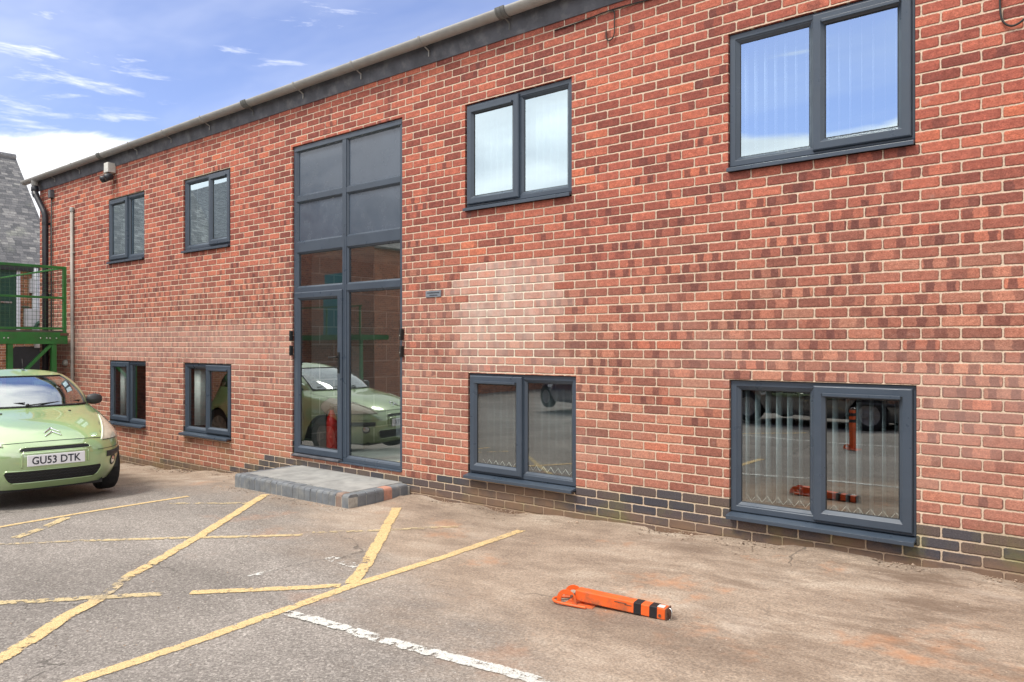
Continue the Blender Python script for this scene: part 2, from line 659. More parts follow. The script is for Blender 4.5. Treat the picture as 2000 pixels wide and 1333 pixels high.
def asphalt_mat():
    m = D.materials.new('car_park_surface')
    m.use_nodes = True
    n = NT(m.node_tree)
    b = m.node_tree.nodes['Principled BSDF']
    o = n.obj()
    X, Y, Z = n.xyz(o)
    st = n.vor(o, 95, 'Color')
    s1 = n.xyz(st)[0]
    st2 = n.xyz(n.vor(n.vadd(o, (3, 1, 0)), 210, 'Color'))[1]
    c = n.ramp(s1, [(0, (.115, .103, .094)), (.35, (.195, .177, .163)), (.7, (.275, .251, .231)), (.92, (.38, .35, .32)), (1, (.56, .52, .475))])
    c = n.mix(.45, c, n.ramp(st2, [(0, (.12, .108, .096)), (.6, (.24, .218, .197)), (1, (.43, .395, .35))]))
    pt = n.noise(o, .7, 5, .6)
    g = n.ss(pt, .3, .7, .84, 1.15)
    c = n.mix(1.0, c, n.cmb(g, g, g), 'MULTIPLY')
    lanes = n.noise(n.cmb(n.add(n.mul(X, .35), n.mul(Y, .2)), n.mul(Y, 1.3), 0), 1.0, 4, .6)
    g2 = n.ss(lanes, .35, .7, .90, 1.12)
    c = n.mix(1.0, c, n.cmb(g2, g2, g2), 'MULTIPLY')
    # silt washed along the foot of the wall and across the right-hand bays
    nz = n.noise(n.scale(o, (.55, 1.1, 1)), 1.0, 6, .62)
    wid = n.add(n.add(1.15, n.mul(n.ss(X, -6.5, -2.2), 1.55)), n.mul(n.ss(X, -2.8, .2), 2.2))
    dist = n.mul(Y, -1.0)
    silt = n.ss(n.sub(dist, n.mul(n.sub(nz, .5), 2.4)), n.add(wid, .55), n.sub(wid, .75))
    fine = n.noise(o, 26, 4, .7)
    silt2 = n.mul(silt, n.ss(n.add(fine, n.mul(silt, .35)), .38, .66, .45, 1.0))
    sc = n.ramp(n.ss(n.noise(n.scale(o, (.8, 1.6, 1)), 1.7, 7, .68), .25, .75), [(0, (.20, .142, .102)), (.35, (.30, .225, .165)), (.62, (.375, .29, .218)), (1, (.47, .39, .31))])
    g3 = n.ss(n.noise(o, 75, 4, .7), .3, .7, .62, 1.38)
    sc = n.mix(1.0, sc, n.cmb(g3, g3, g3), 'MULTIPLY')
    c = n.mix(n.mul(silt2, .74), c, sc)
    # rusty red blotches
    red = n.mul(n.ss(n.noise(n.vadd(o, (4.2, 7.7, 0)), 1.25, 5, .68), .57, .70), n.mul(n.ss(dist, 3.6, 1.5), n.ss(X, -6.0, -1.5, .45, 1.0)))
    c = n.mix(n.mul(red, .66), c, (.46, .225, .115))
    # pale cement dust
    pale = n.mul(n.ss(n.noise(n.vadd(n.scale(o, (.8, 1.4, 1)), (11, 3, 0)), 1.1, 5, .65), .58, .74), n.ss(dist, 3.6, 1.6))
    c = n.mix(n.mul(pale, .42), c, (.50, .44, .38))
    # dark damp trails near the right-hand end
    dk = n.mul(n.ss(n.noise(n.vadd(n.scale(o, (.9, 2.2, 1)), (1.3, 5, 0)), 1.4, 6, .7), .45, .62), n.mul(n.ss(dist, 3.2, 1.0), n.ss(X, -3.6, -1.0, .10, 1.0)))
    c = n.mix(n.mul(dk, .66), c, (.135, .092, .066))
    dk2 = n.mul(n.ss(n.noise(n.vadd(n.scale(o, (1.2, 2.6, 1)), (8.3, 2, 0)), 2.2, 6, .7), .60, .70), n.ss(dist, 1.2, .1, .25, 1.0))
    c = n.mix(n.mul(dk2, .5), c, (.12, .085, .06))
    # little dark and white specks
    sp = n.lt(n.vor(n.vadd(o, (5, 5, 0)), 7.5, 'Distance'), .035)
    c = n.mix(n.mul(sp, .7), c, (.05, .04, .035))
    sp2 = n.lt(n.vor(n.vadd(o, (1.5, 2.5, 0)), 11, 'Distance'), .04)
    c = n.mix(n.mul(sp2, .75), c, (.62, .58, .53))
    # hair cracks
    wob = n.noise(o, 3.0, 4, .6, col=True)
    ck = n.vor(n.vadd(o, n.scale(wob, (.5, .5, 0))), .55, 'Distance', 1.0, 'DISTANCE_TO_EDGE')
    crk = n.mul(n.ss(ck, .0075, .002), n.ss(n.noise(o, 1.1, 2), .52, .62))
    c = n.mix(n.mul(crk, .6), c, (.05, .045, .04))
    n.put(b.inputs['Base Color'], c)
    b.inputs['Roughness'].default_value = .90
    b.inputs['Specular IOR Level'].default_value = .25
    h = n.add(n.mul(s1, n.ss(silt, 0, 1, 1.0, .35)), n.mul(fine, .8))
    n.put(b.inputs['Normal'], n.bump(h, .8, .004))
    return m


def paint_mat(name, base, wear=.5):
    """worn line paint: UV x runs along the line in metres, y across it 0..1"""
    m = D.materials.new(name)
    m.use_nodes = True
    n = NT(m.node_tree)
    b = m.node_tree.nodes['Principled BSDF']
    o = n.obj()
    u, v, _ = n.xyz(n.uv())
    ed = n.mn(v, n.inv(v))
    nz = n.ss(n.noise(o, 16, 7, .8), .25, .75)
    nb = n.noise(n.vadd(o, (3, 9, 0)), 1.7, 4, .6)
    grit = n.noise(o, 160, 2, .6)
    f = n.add(n.add(n.mul(nz, .55), n.mul(nb, .45)), n.mul(n.sub(grit, .5), .22))
    a = n.ss(n.add(f, n.mul(n.ss(ed, .0, .16), .15)), wear, wear + .05)
    g = n.ss(n.noise(o, 40, 4, .7), .3, .7, .80, 1.1)
    c = n.mix(1.0, base, n.cmb(g, g, g), 'MULTIPLY')
    c = n.mix(n.ss(n.noise(o, 2.5, 4), .5, .72, 0, .45), c, tuple(q * .55 + .08 for q in base))
    n.put(b.inputs['Base Color'], c)
    a = n.mul(a, n.ss(grit, .30, .52, .50, .97))
    n.put(b.inputs['Alpha'], a)
    b.inputs['Roughness'].default_value = .8
    n.put(b.inputs['Normal'], n.bump(n.add(grit, nz), .6, .003))
    return m


M = {}
M['brick'] = brick_mat('red_brickwork')
M['brick_far'] = brick_mat('orange_brickwork', False, [(0, (.20, .085, .05)), (.5, (.34, .15, .08)), (1, (.46, .22, .11))])
M['brick_opp'] = brick_mat('opposite_brickwork', False, [(0, (.30, .12, .08)), (.5, (.45, .19, .11)), (1, (.58, .26, .15))])
M['brick_dark'] = brick_mat('darkened_brickwork', False, None, (.30, .24, .2), .25)  # evenly darkened brick for the added light-blocking wall
M['upvc'] = pmat('anthracite_upvc', (.048, .066, .093), .34, spec=.5, vary=.06, vscale=2)
M['panel'] = pmat('anthracite_panel', (.066, .088, .122), .20, spec=.6, coat=.3, vary=.06, vscale=1.2)
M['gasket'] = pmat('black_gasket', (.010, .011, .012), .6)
M['glass'] = glass_mat(refl=.23, tint=(.90, .94, .94))
M['glass_upper'] = glass_mat('coated_window_glass', .50, (.84, .90, .93), .00025)
M['carglass'] = glass_mat('car_glass', .34, (.55, .68, .62), 0)
M['blind'] = pmat('blind_fabric', (.86, .88, .85), .8, vary=.05, vscale=10)
M['blind_dark'] = pmat('blind_fabric_grey', (.085, .10, .105), .8, vary=.06, vscale=10)
M['blind_mid'] = pmat('blind_fabric_blue_grey', (.40, .47, .50), .8, vary=.05, vscale=10)
M['slat_ven'] = pmat('venetian_slat', (.46, .44, .40), .5)
M['chain'] = pmat('bead_chain', (.75, .75, .70), .5)
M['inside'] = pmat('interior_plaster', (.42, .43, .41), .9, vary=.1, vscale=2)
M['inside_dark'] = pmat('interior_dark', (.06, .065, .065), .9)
M['block'] = None
M['gutter'] = pmat('grey_gutter_plastic', (.31, .31, .30), .45, vary=.12, vscale=5, dirt=(.30, .28, .25), dscale=4, damt=.5)
M['gutter_dark'] = pmat('gutter_union_rubber', (.13, .135, .13), .6, vary=.15)
M['lead'] = pmat('lead_flashing', (.085, .090, .108), .55, spec=.4, vary=.25, vscale=3.5, bump=.003, bscale=12, dirt=(.24, .24, .25), dscale=6, damt=.45)
M['felt'] = pmat('roof_felt', (.06, .06, .065), .9, vary=.2, bump=.003)
M['blackpipe'] = pmat('black_pipe_plastic', (.018, .020, .027), .38, spec=.5, vary=.2)
M['conduit'] = pmat('grey_conduit', (.33, .31, .28), .6, vary=.15, vscale=4)
M['cable'] = pmat('black_cable', (.02, .02, .02), .6)
M['white'] = pmat('white_plastic', (.62, .62, .58), .45, vary=.08, dirt=(.35, .32, .27), dscale=10, damt=.35)
M['lens'] = pmat('dark_lens', (.012, .013, .015), .1, spec=.8, coat=.5)
M['green'] = pmat('green_paint', (.020, .150, .030), .42, spec=.5, vary=.18, vscale=4, dirt=(.05, .085, .04), dscale=7, damt=.45)
M['greenmesh'] = pmat('green_wire', (.028, .085, .045), .5)
M['deck'] = pmat('weathered_deck', (.10, .095, .075), .9, vary=.3)
M['steel'] = pmat('bright_steel', (.55, .56, .55), .3, metal=1)
M['plaque'] = pmat('zinc_plaque', (.21, .24, .28), .45, metal=.3, vary=.15)
M['ink'] = pmat('black_ink', (.02, .022, .035), .6)
M['orange'] = pmat('orange_painted_steel', (.78, .125, .022), .42, spec=.5, vary=.10, vscale=9, dirt=(.30, .11, .055), dscale=11, damt=.85)
M['blacktape'] = pmat('black_band', (.013, .013, .016), .5, vary=.2)
M['rust'] = pmat('rusted_steel', (.125, .062, .042), .85, vary=.35, vscale=30, bump=.001)
M['slab'] = pmat('grey_paving_slab', (.27, .27, .262), .85, vary=.12, vscale=7, bump=.002, bscale=80, dirt=(.39, .385, .37), dscale=4, damt=.6)
M['bluebrick'] = pmat('blue_edging_brick', (.145, .160, .178), .62, spec=.4, vary=.16, vscale=7, bump=.002, bscale=60, dirt=(.25, .25, .235), dscale=9, damt=.55)
M['bluebrick_brown'] = pmat('brown_edging_brick', (.20, .155, .13), .7, vary=.3, vscale=7, bump=.002, dirt=(.33, .18, .12), dscale=9, damt=.55)
M['pinkbrick'] = pmat('pink_edging_brick', (.46, .225, .16), .8, vary=.2, vscale=12, dirt=(.3, .27, .25), dscale=9, damt=.4)
M['mortar'] = pmat('cement_mortar', (.36, .345, .31), .95, vary=.2, vscale=20, bump=.003)
M['stone'] = pmat('loose_grit', (.30, .225, .17), .95, vary=.5, vscale=3)
M['red'] = pmat('red_enamel', (.70, .02, .015), .25, coat=.5)
M['asphalt'] = asphalt_mat()
M['yellow'] = paint_mat('worn_yellow_paint', (.70, .51, .25), .485)
M['yellow_worn'] = paint_mat('very_worn_yellow_paint', (.62, .49, .27), .56)
M['yellow_faint'] = paint_mat('nearly_gone_yellow_paint', (.56, .45, .27), .64)
M['whitepaint'] = paint_mat('worn_white_paint', (.66, .66, .62), .56)
M['whitepaint_worn'] = paint_mat('very_worn_white_paint', (.70, .70, .66), .64)
M['teal'] = pmat('teal_painted_door', (.02, .23, .25), .4)
M['cladding'] = pmat('grey_cladding', (.16, .19, .22), .6, vary=.1)
M['render'] = pmat('tan_render', (.36, .27, .20), .9, vary=.12)
M['doorgreen'] = pmat('dark_green_door', (.008, .055, .035), .35, spec=.5, coat=.2)
M['upvcwhite'] = pmat('white_frame', (.70, .72, .76), .4)
M['pipewhite'] = pmat('white_pipe', (.50, .51, .52), .45, vary=.1)


def slate_mat():
    m = D.materials.new('slate_roofing')
    m.use_nodes = True
    n = NT(m.node_tree)
    b = m.node_tree.nodes['Principled BSDF']
    u, v, _ = n.xyz(n.uv())
    v = n.add(v, n.mul(n.sub(n.noise(n.uv(), 1.4, 3), .5), .05))
    rf = n.div(v, .105)
    row = n.fl(rf)
    fv = n.fr(rf)
    uf = n.div(n.add(u, n.mul(n.white(n.cmb(row, 1, 1)), .3)), .17)
    col = n.fl(uf)
    fu = n.fr(uf)
    r = n.white(n.cmb(col, row, 2))
    c = n.ramp(r, [(0, (.075, .077, .082)), (.4, (.118, .118, .122)), (.8, (.165, .162, .162)), (1, (.24, .235, .225))])
    gr = n.noise(n.uv(), 22, 4, .7)
    g = n.ss(gr, .3, .7, .75, 1.25)
    c = n.mix(1.0, c, n.cmb(g, g, g), 'MULTIPLY')
    li = n.ss(n.noise(n.uv(), 1.1, 6, .7), .55, .72)
    c = n.mix(n.mul(li, .6), c, (.27, .28, .23))
    joint = n.mx(n.mul(n.ss(fv, .14, .03), .85), n.mul(n.ss(n.mn(fu, n.inv(fu)), .035, .012), .6))
    c = n.mix(joint, c, (.022, .023, .025))
    n.put(b.inputs['Base Color'], c)
    b.inputs['Roughness'].default_value = .75
    n.put(b.inputs['Normal'], n.bump(n.add(n.add(n.mul(n.inv(fv), .9), n.mul(r, .5)), gr), 1.0, .012))
    return m


M['slate'] = slate_mat()


def block_mat():
    m = D.materials.new('grey_blockwork')
    m.use_nodes = True
    n = NT(m.node_tree)
    b = m.node_tree.nodes['Principled BSDF']
    bt = n.new('ShaderNodeTexBrick')
    o = n.obj()
    X, Y, Z = n.xyz(o)
    n.put(bt.inputs['Vector'], n.cmb(n.add(X, Y), Z, 0))
    bt.inputs['Color1'].default_value = (.26, .27, .265, 1)
    bt.inputs['Color2'].default_value = (.34, .34, .33, 1)
    bt.inputs['Mortar'].default_value = (.60, .59, .56, 1)
    bt.inputs['Scale'].default_value = 1.0
    bt.inputs['Mortar Size'].default_value = .008
    bt.inputs['Brick Width'].default_value = .45
    bt.inputs['Row Height'].default_value = .225
    n.put(b.inputs['Base Color'], bt.outputs['Color'])
    b.inputs['Roughness'].default_value = .9
    return m


M['block'] = block_mat()


# ------------------------------------------------------------------ SETTING: ground
def frange(a, b, s):
    k = int(round((b - a) / s))
    return [a + (b - a) * i / k for i in range(k + 1)]


def build_ground():
    xs = [-300, -200, -120, -60, -40, -30, -24, -20] + frange(-18, 3, .1) + [5, 8, 14, 24, 60, 150, 300]
    xs = sorted(set(round(x, 3) for x in xs))
    ys = [-300, -150, -80, -50, -36, -28, -22, -18, -14, -11] + frange(-9, -.5, .25) + frange(-.4, .1, .05) + [.4, 1, 3, 8, 14, 30, 80, 200, 400]
    rng = random.Random(3)
    P = []
    for x in xs:
        r = []
        for y in ys:
            z = G(x)
            if -.45 < y < .05 and -17 < x < 3:
                k = min(1, (y + .45) / .35)
                z += k * (.012 * (sin(x * 3.1) + sin(x * 7.7 + 1)) + rng.uniform(-.008, .010))
            r.append((x, y, z))
        P.append(r)
    mb = MB()
    mb.grid(P, smooth=False)
    o = mb.build('car_park_ground', M['asphalt'])
    tag(o, kind='structure')


build_ground()


def strip(name, pts, wd, mat, lift=.004, label=None):
    """painted line following the ground through surveyed image points"""
    W = [Vector((*on_ground(*p), 0)) for p in pts]
    path = []
    for a, b in zip(W, W[1:]):
        k = max(1, int((b - a).length / .08))
        path += [a.lerp(b, i / k) for i in range(k)]
    path.append(W[-1])
    L, R, uvs, P = [], [], [], []
    acc = 0
    mb = MB()
    n = len(path)
    rows = []
    for i, p in enumerate(path):
        t = (path[min(i + 1, n - 1)] - path[max(i - 1, 0)]).normalized()
        s = Vector((-t.y, t.x, 0))
        if i: acc += (p - path[i - 1]).length
        wob = .0015 * sin(i * 1.7) + .002 * sin(i * .61 + 2)
        row = []
        for k in (-.5, 0, .5):
            q = p + s * (wd * k + wob)
            row.append((q.x, q.y, G(q.x) + lift))
            uvs.append((acc, k + .5))
        rows.append(row)
    mb.grid(rows, smooth=False)
    o = mb.build(name, mat, uv=uvs)
    tag(o, kind='structure')
    return o


strip('painted_line', [(145, 1333), (395, 1250), (700, 1141), (870, 1088), (1018, 1037)], .092, M['yellow'], .004)
strip('painted_line', [(20, 1376), (145, 1333)], .10, M['yellow'], .004)
strip('painted_line', [(686, 1141), (712, 1108), (745, 1050), (775, 993)], .095, M['yellow'], .0055)
strip('painted_line', [(372, 1159), (500, 1153), (665, 1145)], .085, M['yellow'], .005)
strip('painted_line', [(-80, 1181), (60, 1176), (200, 1168), (318, 1161)], .085, M['yellow_worn'], .005)
strip('painted_line', [(-60, 1326), (60, 1252), (130, 1205), (192, 1173)], .10, M['yellow'], .006)
strip('painted_line', [(192, 1173), (250, 1128)], .09, M['yellow_faint'], .006)
strip('painted_line', [(250, 1128), (390, 1048), (518, 967)], .095, M['yellow'], .006)
strip('painted_line', [(-80, 1071), (0, 1064), (165, 1057)], .07, M['yellow_faint'], .0045)
strip('painted_line', [(165, 1057), (380, 1051), (590, 1046)], .075, M['yellow_worn'], .0045)
strip('painted_line', [(610, 1041), (740, 1037), (900, 1029)], .075, M['yellow_faint'], .0045)
strip('painted_line', [(-60, 1042), (0, 1030), (190, 998), (368, 970)], .08, M['yellow'], .0045)
strip('painted_line', [(30, 1052), (85, 1032), (130, 1012)], .10, M['yellow_worn'], .0055)
strip('painted_line', [(330, 984), (480, 984)], .09, M['yellow_faint'], .0045)
strip('painted_line', [(555, 1198), (610, 1211), (680, 1231)], .085, M['whitepaint'], .007)
strip('painted_line', [(680, 1231), (745, 1251)], .10, M['whitepaint_worn'], .0045)
strip('painted_line', [(745, 1251), (900, 1290), (1180, 1366)], .085, M['whitepaint'], .0045)
strip('painted_line', [(470, 1132), (545, 1112)], .07, M['whitepaint_worn'], .0045)
strip('painted_line', [(640, 1090), (700, 1108)], .12, M['whitepaint_worn'], .0045)

# car-park bays on the far side, seen only mirrored in the glass
def wline(name, pts, wd, mat, lift=.0045):
    mb = MB(); rows = []; uvs = []; acc = 0
    W = [Vector((x, y, 0)) for x, y in pts]
    path = []
    for a, b in zip(W, W[1:]):
        k = max(1, int((b - a).length / .1))
        path += [a.lerp(b, i / k) for i in range(k)]
    path.append(W[-1])
    for i, p in enumerate(path):
        t = (path[min(i + 1, len(path) - 1)] - path[max(i - 1, 0)]).normalized()
        s = Vector((-t.y, t.x, 0))
        if i: acc += (p - path[i - 1]).length
        row = []
        for k in (-.5, .5):
            q = p + s * wd * k
            row.append((q.x, q.y, G(q.x) + lift)); uvs.append((acc, k + .5))
        rows.append(row)
    mb.grid(rows, smooth=False)
    tag(mb.build(name, mat, uv=uvs), kind='structure')


wline('painted_line', [(-6.3, -7.4), (2.5, -4.9)], .10, M['whitepaint'])
wline('painted_line', [(-7.4, -5.6), (-4.2, -7.9)], .10, M['yellow'])


# ------------------------------------------------------------------ MAIN BUILDING
XL, XR = -15.70, 9.0
ZT = 2.872
YB = 7.5
WINS = [  # x0, x1, ztop, zbot(frame), sill drop, casement side, mullion x, blind
    ('u', -12.815, -11.589, 2.360, 1.350, 'L', -12.184, 'ven'),
    ('u', -10.417, -9.183, 2.356, 1.345, 'R', -9.714, 'ven'),
    ('u', -4.975, -3.713, 2.350, 1.345, 'L', -4.325, 'vert'),
    ('u', -2.287, -1.013, 2.351, 1.345, 'R', -1.650, 'vert'),
    ('l', -12.770, -11.543, -.258, -1.235, 'L', -12.132, 'side'),
    ('l', -10.417, -9.161, -.264, -1.240, 'R', -9.791, 'side'),
    ('l', -4.936, -3.668, -.279, -1.250, 'L', -4.287, 'vdense'),
    ('l', -2.278, -1.006, -.267, -1.262, 'R', -1.645, 'vopen'),
]
DX0, DX1, DZ0, DZ1 = -7.806, -5.868, -1.350, 2.401

bld = empty('brick_building', (-4, .2, G(-4)), 'long two storey red brick building with anthracite windows, grey gutter and stepped blue brick plinth', 'building')


def build_wall():
    holes = [(x0, x1, zb - .045, zt) for (_, x0, x1, zt, zb, *_r) in WINS] + [(DX0, DX1, DZ0, DZ1)]
    xs = sorted(set([XL, XR] + [h[0] for h in holes] + [h[1] for h in holes]))
    zs = sorted(set([-2.6, ZT] + [h[2] for h in holes] + [h[3] for h in holes]))
    mb = MB()
    for a, b in zip(xs, xs[1:]):
        for c, d in zip(zs, zs[1:]):
            mx, mz = (a + b) / 2, (c + d) / 2
            if any(h[0] < mx < h[1] and h[2] < mz < h[3] for h in holes):
                continue
            mb.quad((a, 0, c), (b, 0, c), (b, 0, d), (a, 0, d))
    r = .105
    for x0, x1, z0, z1 in holes:
        mb.quad((x0, 0, z0), (x0, r, z0), (x0, r, z1), (x0, 0, z1))
        mb.quad((x1, 0, z0), (x1, 0, z1), (x1, r, z1), (x1, r, z0))
        mb.quad((x0, 0, z1), (x0, r, z1), (x1, r, z1), (x1, 0, z1))
        mb.quad((x0, 0, z0), (x1, 0, z0), (x1, r, z0), (x0, r, z0))
    # end and rear walls
    mb.quad((XL, 0, -2.6), (XL, 0, ZT), (XL, YB, ZT), (XL, YB, -2.6))
    mb.quad((XR, 0, -2.6), (XR, YB, -2.6), (XR, YB, ZT), (XR, 0, ZT))
    mb.quad((XL, YB, -2.6), (XL, YB, ZT), (XR, YB, ZT), (XR, YB, -2.6))
    mb.build('wall', M['brick'], bld)
    # inner lining, floors, partitions
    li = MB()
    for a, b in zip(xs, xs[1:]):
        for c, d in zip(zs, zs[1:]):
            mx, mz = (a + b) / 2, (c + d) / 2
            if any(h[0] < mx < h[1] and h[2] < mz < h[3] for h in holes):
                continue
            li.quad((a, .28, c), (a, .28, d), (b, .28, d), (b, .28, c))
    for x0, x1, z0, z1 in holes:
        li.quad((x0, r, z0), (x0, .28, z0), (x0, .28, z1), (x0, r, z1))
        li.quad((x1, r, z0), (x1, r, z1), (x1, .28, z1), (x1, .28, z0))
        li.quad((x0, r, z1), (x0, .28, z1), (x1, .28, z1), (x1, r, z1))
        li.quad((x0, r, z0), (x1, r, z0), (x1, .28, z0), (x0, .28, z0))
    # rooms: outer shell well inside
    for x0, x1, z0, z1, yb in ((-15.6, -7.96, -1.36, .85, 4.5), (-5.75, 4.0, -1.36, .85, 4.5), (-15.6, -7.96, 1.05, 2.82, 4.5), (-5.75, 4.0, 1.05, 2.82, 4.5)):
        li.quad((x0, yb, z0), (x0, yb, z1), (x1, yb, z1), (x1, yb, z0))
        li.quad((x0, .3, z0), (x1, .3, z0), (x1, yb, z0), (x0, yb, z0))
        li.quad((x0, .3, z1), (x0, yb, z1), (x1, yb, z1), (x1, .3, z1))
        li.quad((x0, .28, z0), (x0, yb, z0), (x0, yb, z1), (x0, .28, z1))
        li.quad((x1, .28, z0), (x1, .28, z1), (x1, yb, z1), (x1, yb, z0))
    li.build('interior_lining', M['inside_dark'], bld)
    lo = MB()
    lo.quad((-7.9, 1.9, -1.34), (-7.9, 1.9, 2.6), (-5.8, 1.9, 2.6), (-5.8, 1.9, -1.34))
    lo.quad((-7.9, .285, -1.34), (-7.9, 1.9, -1.34), (-7.9, 1.9, 2.6), (-7.9, .285, 2.6))
    lo.quad((-5.8, .285, -1.34), (-5.8, .285, 2.6), (-5.8, 1.9, 2.6), (-5.8, 1.9, -1.34))
    lo.build('lobby_wall', M['block'], bld)
    fl = MB()
    fl.quad((-7.9, .28, -1.345), (-5.8, .28, -1.345), (-5.8, 1.9, -1.345), (-7.9, 1.9, -1.345))
    fl.build('lobby_floor', M['inside'], bld)
    fl = MB()
    fl.box(-7.9, -5.8, 0.30, 1.9, 1.10, 1.22)
    fl.build('lobby_ceiling', M['inside'], bld)


build_wall()


def build_window(kind, x0, x1, zt, zb, side, mx, blind):
    fb = .07
    w_ = MB()
    yf, yb = .022, .092
    x0 += .004; x1 -= .004; zt -= .004
    # outer frame and mullion, fixed light bead
    w_.ring(x0, x1, zb, zt, .048, yf, yb, .006)
    w_.box(mx - .026, mx + .026, yf + .002, yb - .002, zb + .047, zt - .047)
    win = w_.build('window', M['upvc'], bld, bevel=.0025)
    # fixed light bead
    if side == 'L':
        fx0, fx1, cx0, cx1 = mx + .024, x1 - .046, x0 + .020, mx + .016
    else:
        fx0, fx1, cx0, cx1 = x0 + .046, mx - .024, mx - .016, x1 - .020
    bd = MB()
    bd.ring(fx0, fx1, zb + .046, zt - .046, .026, yf + .008, yb - .01, .020, .002)
    bd.build('glazing_bead', M['upvc'], win)
    # casement standing proud
    cs = MB()
    cs.ring(cx0, cx1, zb + .020, zt - .020, .082, -.006, .030, .026, .008)
    # drip bar along the head of the casement
    cs.box(cx0 + .068, cx1 - .068, -.022, -.006, zt - .092, zt - .070)
    cs.build('casement', M['upvc'], win, bevel=.002)
    gk = MB()
    gk.ring(fx0 + .022, fx1 - .022, zb + .068, zt - .068, .008, yf + .028, yf + .034, .002, .001)
    gk.ring(cx0 + .078, cx1 - .078, zb + .098, zt - .098, .008, .018, .024, .002, .001)
    gk.build('gasket', M['gasket'], win)
    gl = MB()
    gl.box(fx0 + .022, fx1 - .022, yf + .034, yf + .040, zb + .068, zt - .068)
    gl.box(cx0 + .078, cx1 - .078, .024, .030, zb + .098, zt - .098)
    gl.build('pane', M['glass_upper' if kind == 'u' else 'glass'], win)
    s = MB()
    pr = -.075 if kind == 'l' else -.040
    ex = .0
    s.prism([(yb, zb - .002), (.0, zb - .006), (pr, zb - .018), (pr, zb - .046), (pr + .012, zb - .046), (pr + .012, zb - .032), (yb, zb - .032)], 'x', x0 - .001, x1 + .001)
    s.build('sill', M['upvc'], win, bevel=.002)
    # reveal mastic line
    # blinds: loose furnishings, so things of their own
    yo = .16
    a, b = x0 + .05, x1 - .05
    return a, b, yo, zb, zt


def vertical_blind(a, b, y, z0, z1, pitch, ang, mat, label, chain=True, skip=None):
    t = empty('vertical_blind', ((a + b) / 2, y, z0), label, 'blind', 'window blinds')
    sb = MB()
    k = int((b - a) / pitch)
    wd = .089
    dx, dy = cos(radians(ang)) * wd / 2, sin(radians(ang)) * wd / 2
    rng = random.Random(int(abs(a * 100)))
    ch = MB()
    for i in range(k + 1):
        x = a + .03 + i * pitch
        if x > b - .02 or (skip and skip(x)): continue
        e = rng.uniform(-.12, .12)
        ddx, ddy = dx * cos(e) - dy * sin(e), dy * cos(e) + dx * sin(e)
        cols = []
        for q in (-1, -.5, 0, .5, 1):
            cy = .006 * (1 - q * q)
            cols.append([(x + ddx * q, y + ddy * q + cy, z0 + .02), (x + ddx * q, y + ddy * q + cy, z1)])
        sb.grid(cols)
        if chain:
            sb.box(x - abs(ddx), x + abs(ddx), y - .004, y + .004, z0 + .015, z0 + .035)
            ch.tube([(x, y - .03, z0 + .062), (x + pitch / 2, y - .03, z0 + .012), (x + pitch, y - .03, z0 + .062)], .0022, 5)
    sb.build('slats', mat, t, thick=.0008)
    h = MB()
    h.box(a, b, y - .02, y + .02, z1, z1 + .035)
    h.build('headrail', M['white'], t)
    if chain:
        ch.build('bottom_chain', M['chain'], t)
    return t


def venetian(a, b, y, z0, z1, label):
    t = empty('venetian_blind', ((a + b) / 2, y, z0), label, 'blind', 'window blinds')
    sb = MB()
    z = z1 - .03
    rng = random.Random(int(abs(a * 77)))
    while z > z0 + .16:
        e = rng.uniform(-.002, .002)
        sb.box(a, b, y - .010, y + .010, z + e, z + e + .0012)
        i = len(sb.v) - 8
        for k in range(8):
            vx, vy, vz = sb.v[i + k]
            sb.v[i + k] = (vx, vy, vz + (vy - y) * .9)
        z -= .022
    sb.build('slats', M['slat_ven'], t)
    h = MB()
    h.box(a, b, y - .015, y + .015, z1 - .02, z1 + .02)
    h.build('headrail', M['white'], t)
    c = MB()
    c.tube([(a + .08, y - .02, z1), (a + .08, y - .02, z0 + .2)], .0025, 5)
    c.build('cord', M['chain'], t)
    c = MB()
    c.tube([(b - .08, y - .02, z1), (b - .08, y - .02, z0 + .2)], .0025, 5)
    c.build('cord', M['chain'], t)


for W in WINS:
    kind, x0, x1, zt, zb, side, mx, bl = W
    a, b, yo, z0, z1 = build_window(*W)
    if bl == 'vert':
        near = x0 > -3
        vertical_blind(a, b, yo, z0 + .05, z1 - .03, .080 if not near else .075, 22 if not near else 94, M['blind'],
                       'pale open vertical blind behind the large upper window at the right of the photo' if near else 'pale closed vertical blind behind the upper window right of the entrance doors', False)
    elif bl == 'ven':
        venetian(a, b, yo, z0, z1, 'horizontal slatted blind in the upper window nearest the security light' if x0 < -12 else 'slatted blind in the second upper window from the drainpipe, left of the entrance')
    elif bl == 'vdense':
        vertical_blind(a, b, yo, z0 + .06, z1 - .03, .082, 42, M['blind_dark'], 'grey vertical blind with bottom chain behind the lower window next to the entrance step')
    elif bl == 'vopen':
        vertical_blind(a, b, yo, z0 + .06, z1 - .03, .080, 86, M['blind_mid'], 'half open pale vertical blind with bottom chain in the rightmost lower window')
    elif bl == 'side':
        vertical_blind(a, b, yo, z0 + .06, z1 - .03, .020 if x0 < -12 else .022, 80, M['blind'],
                       'pale vertical blind drawn aside in the lower window nearest the green car' if x0 < -12 else 'pale vertical blind drawn aside in the lower window just left of the entrance step',
                       False, skip=(lambda x, a=a, mx=mx: not (a + .05 < x < a + .20)))


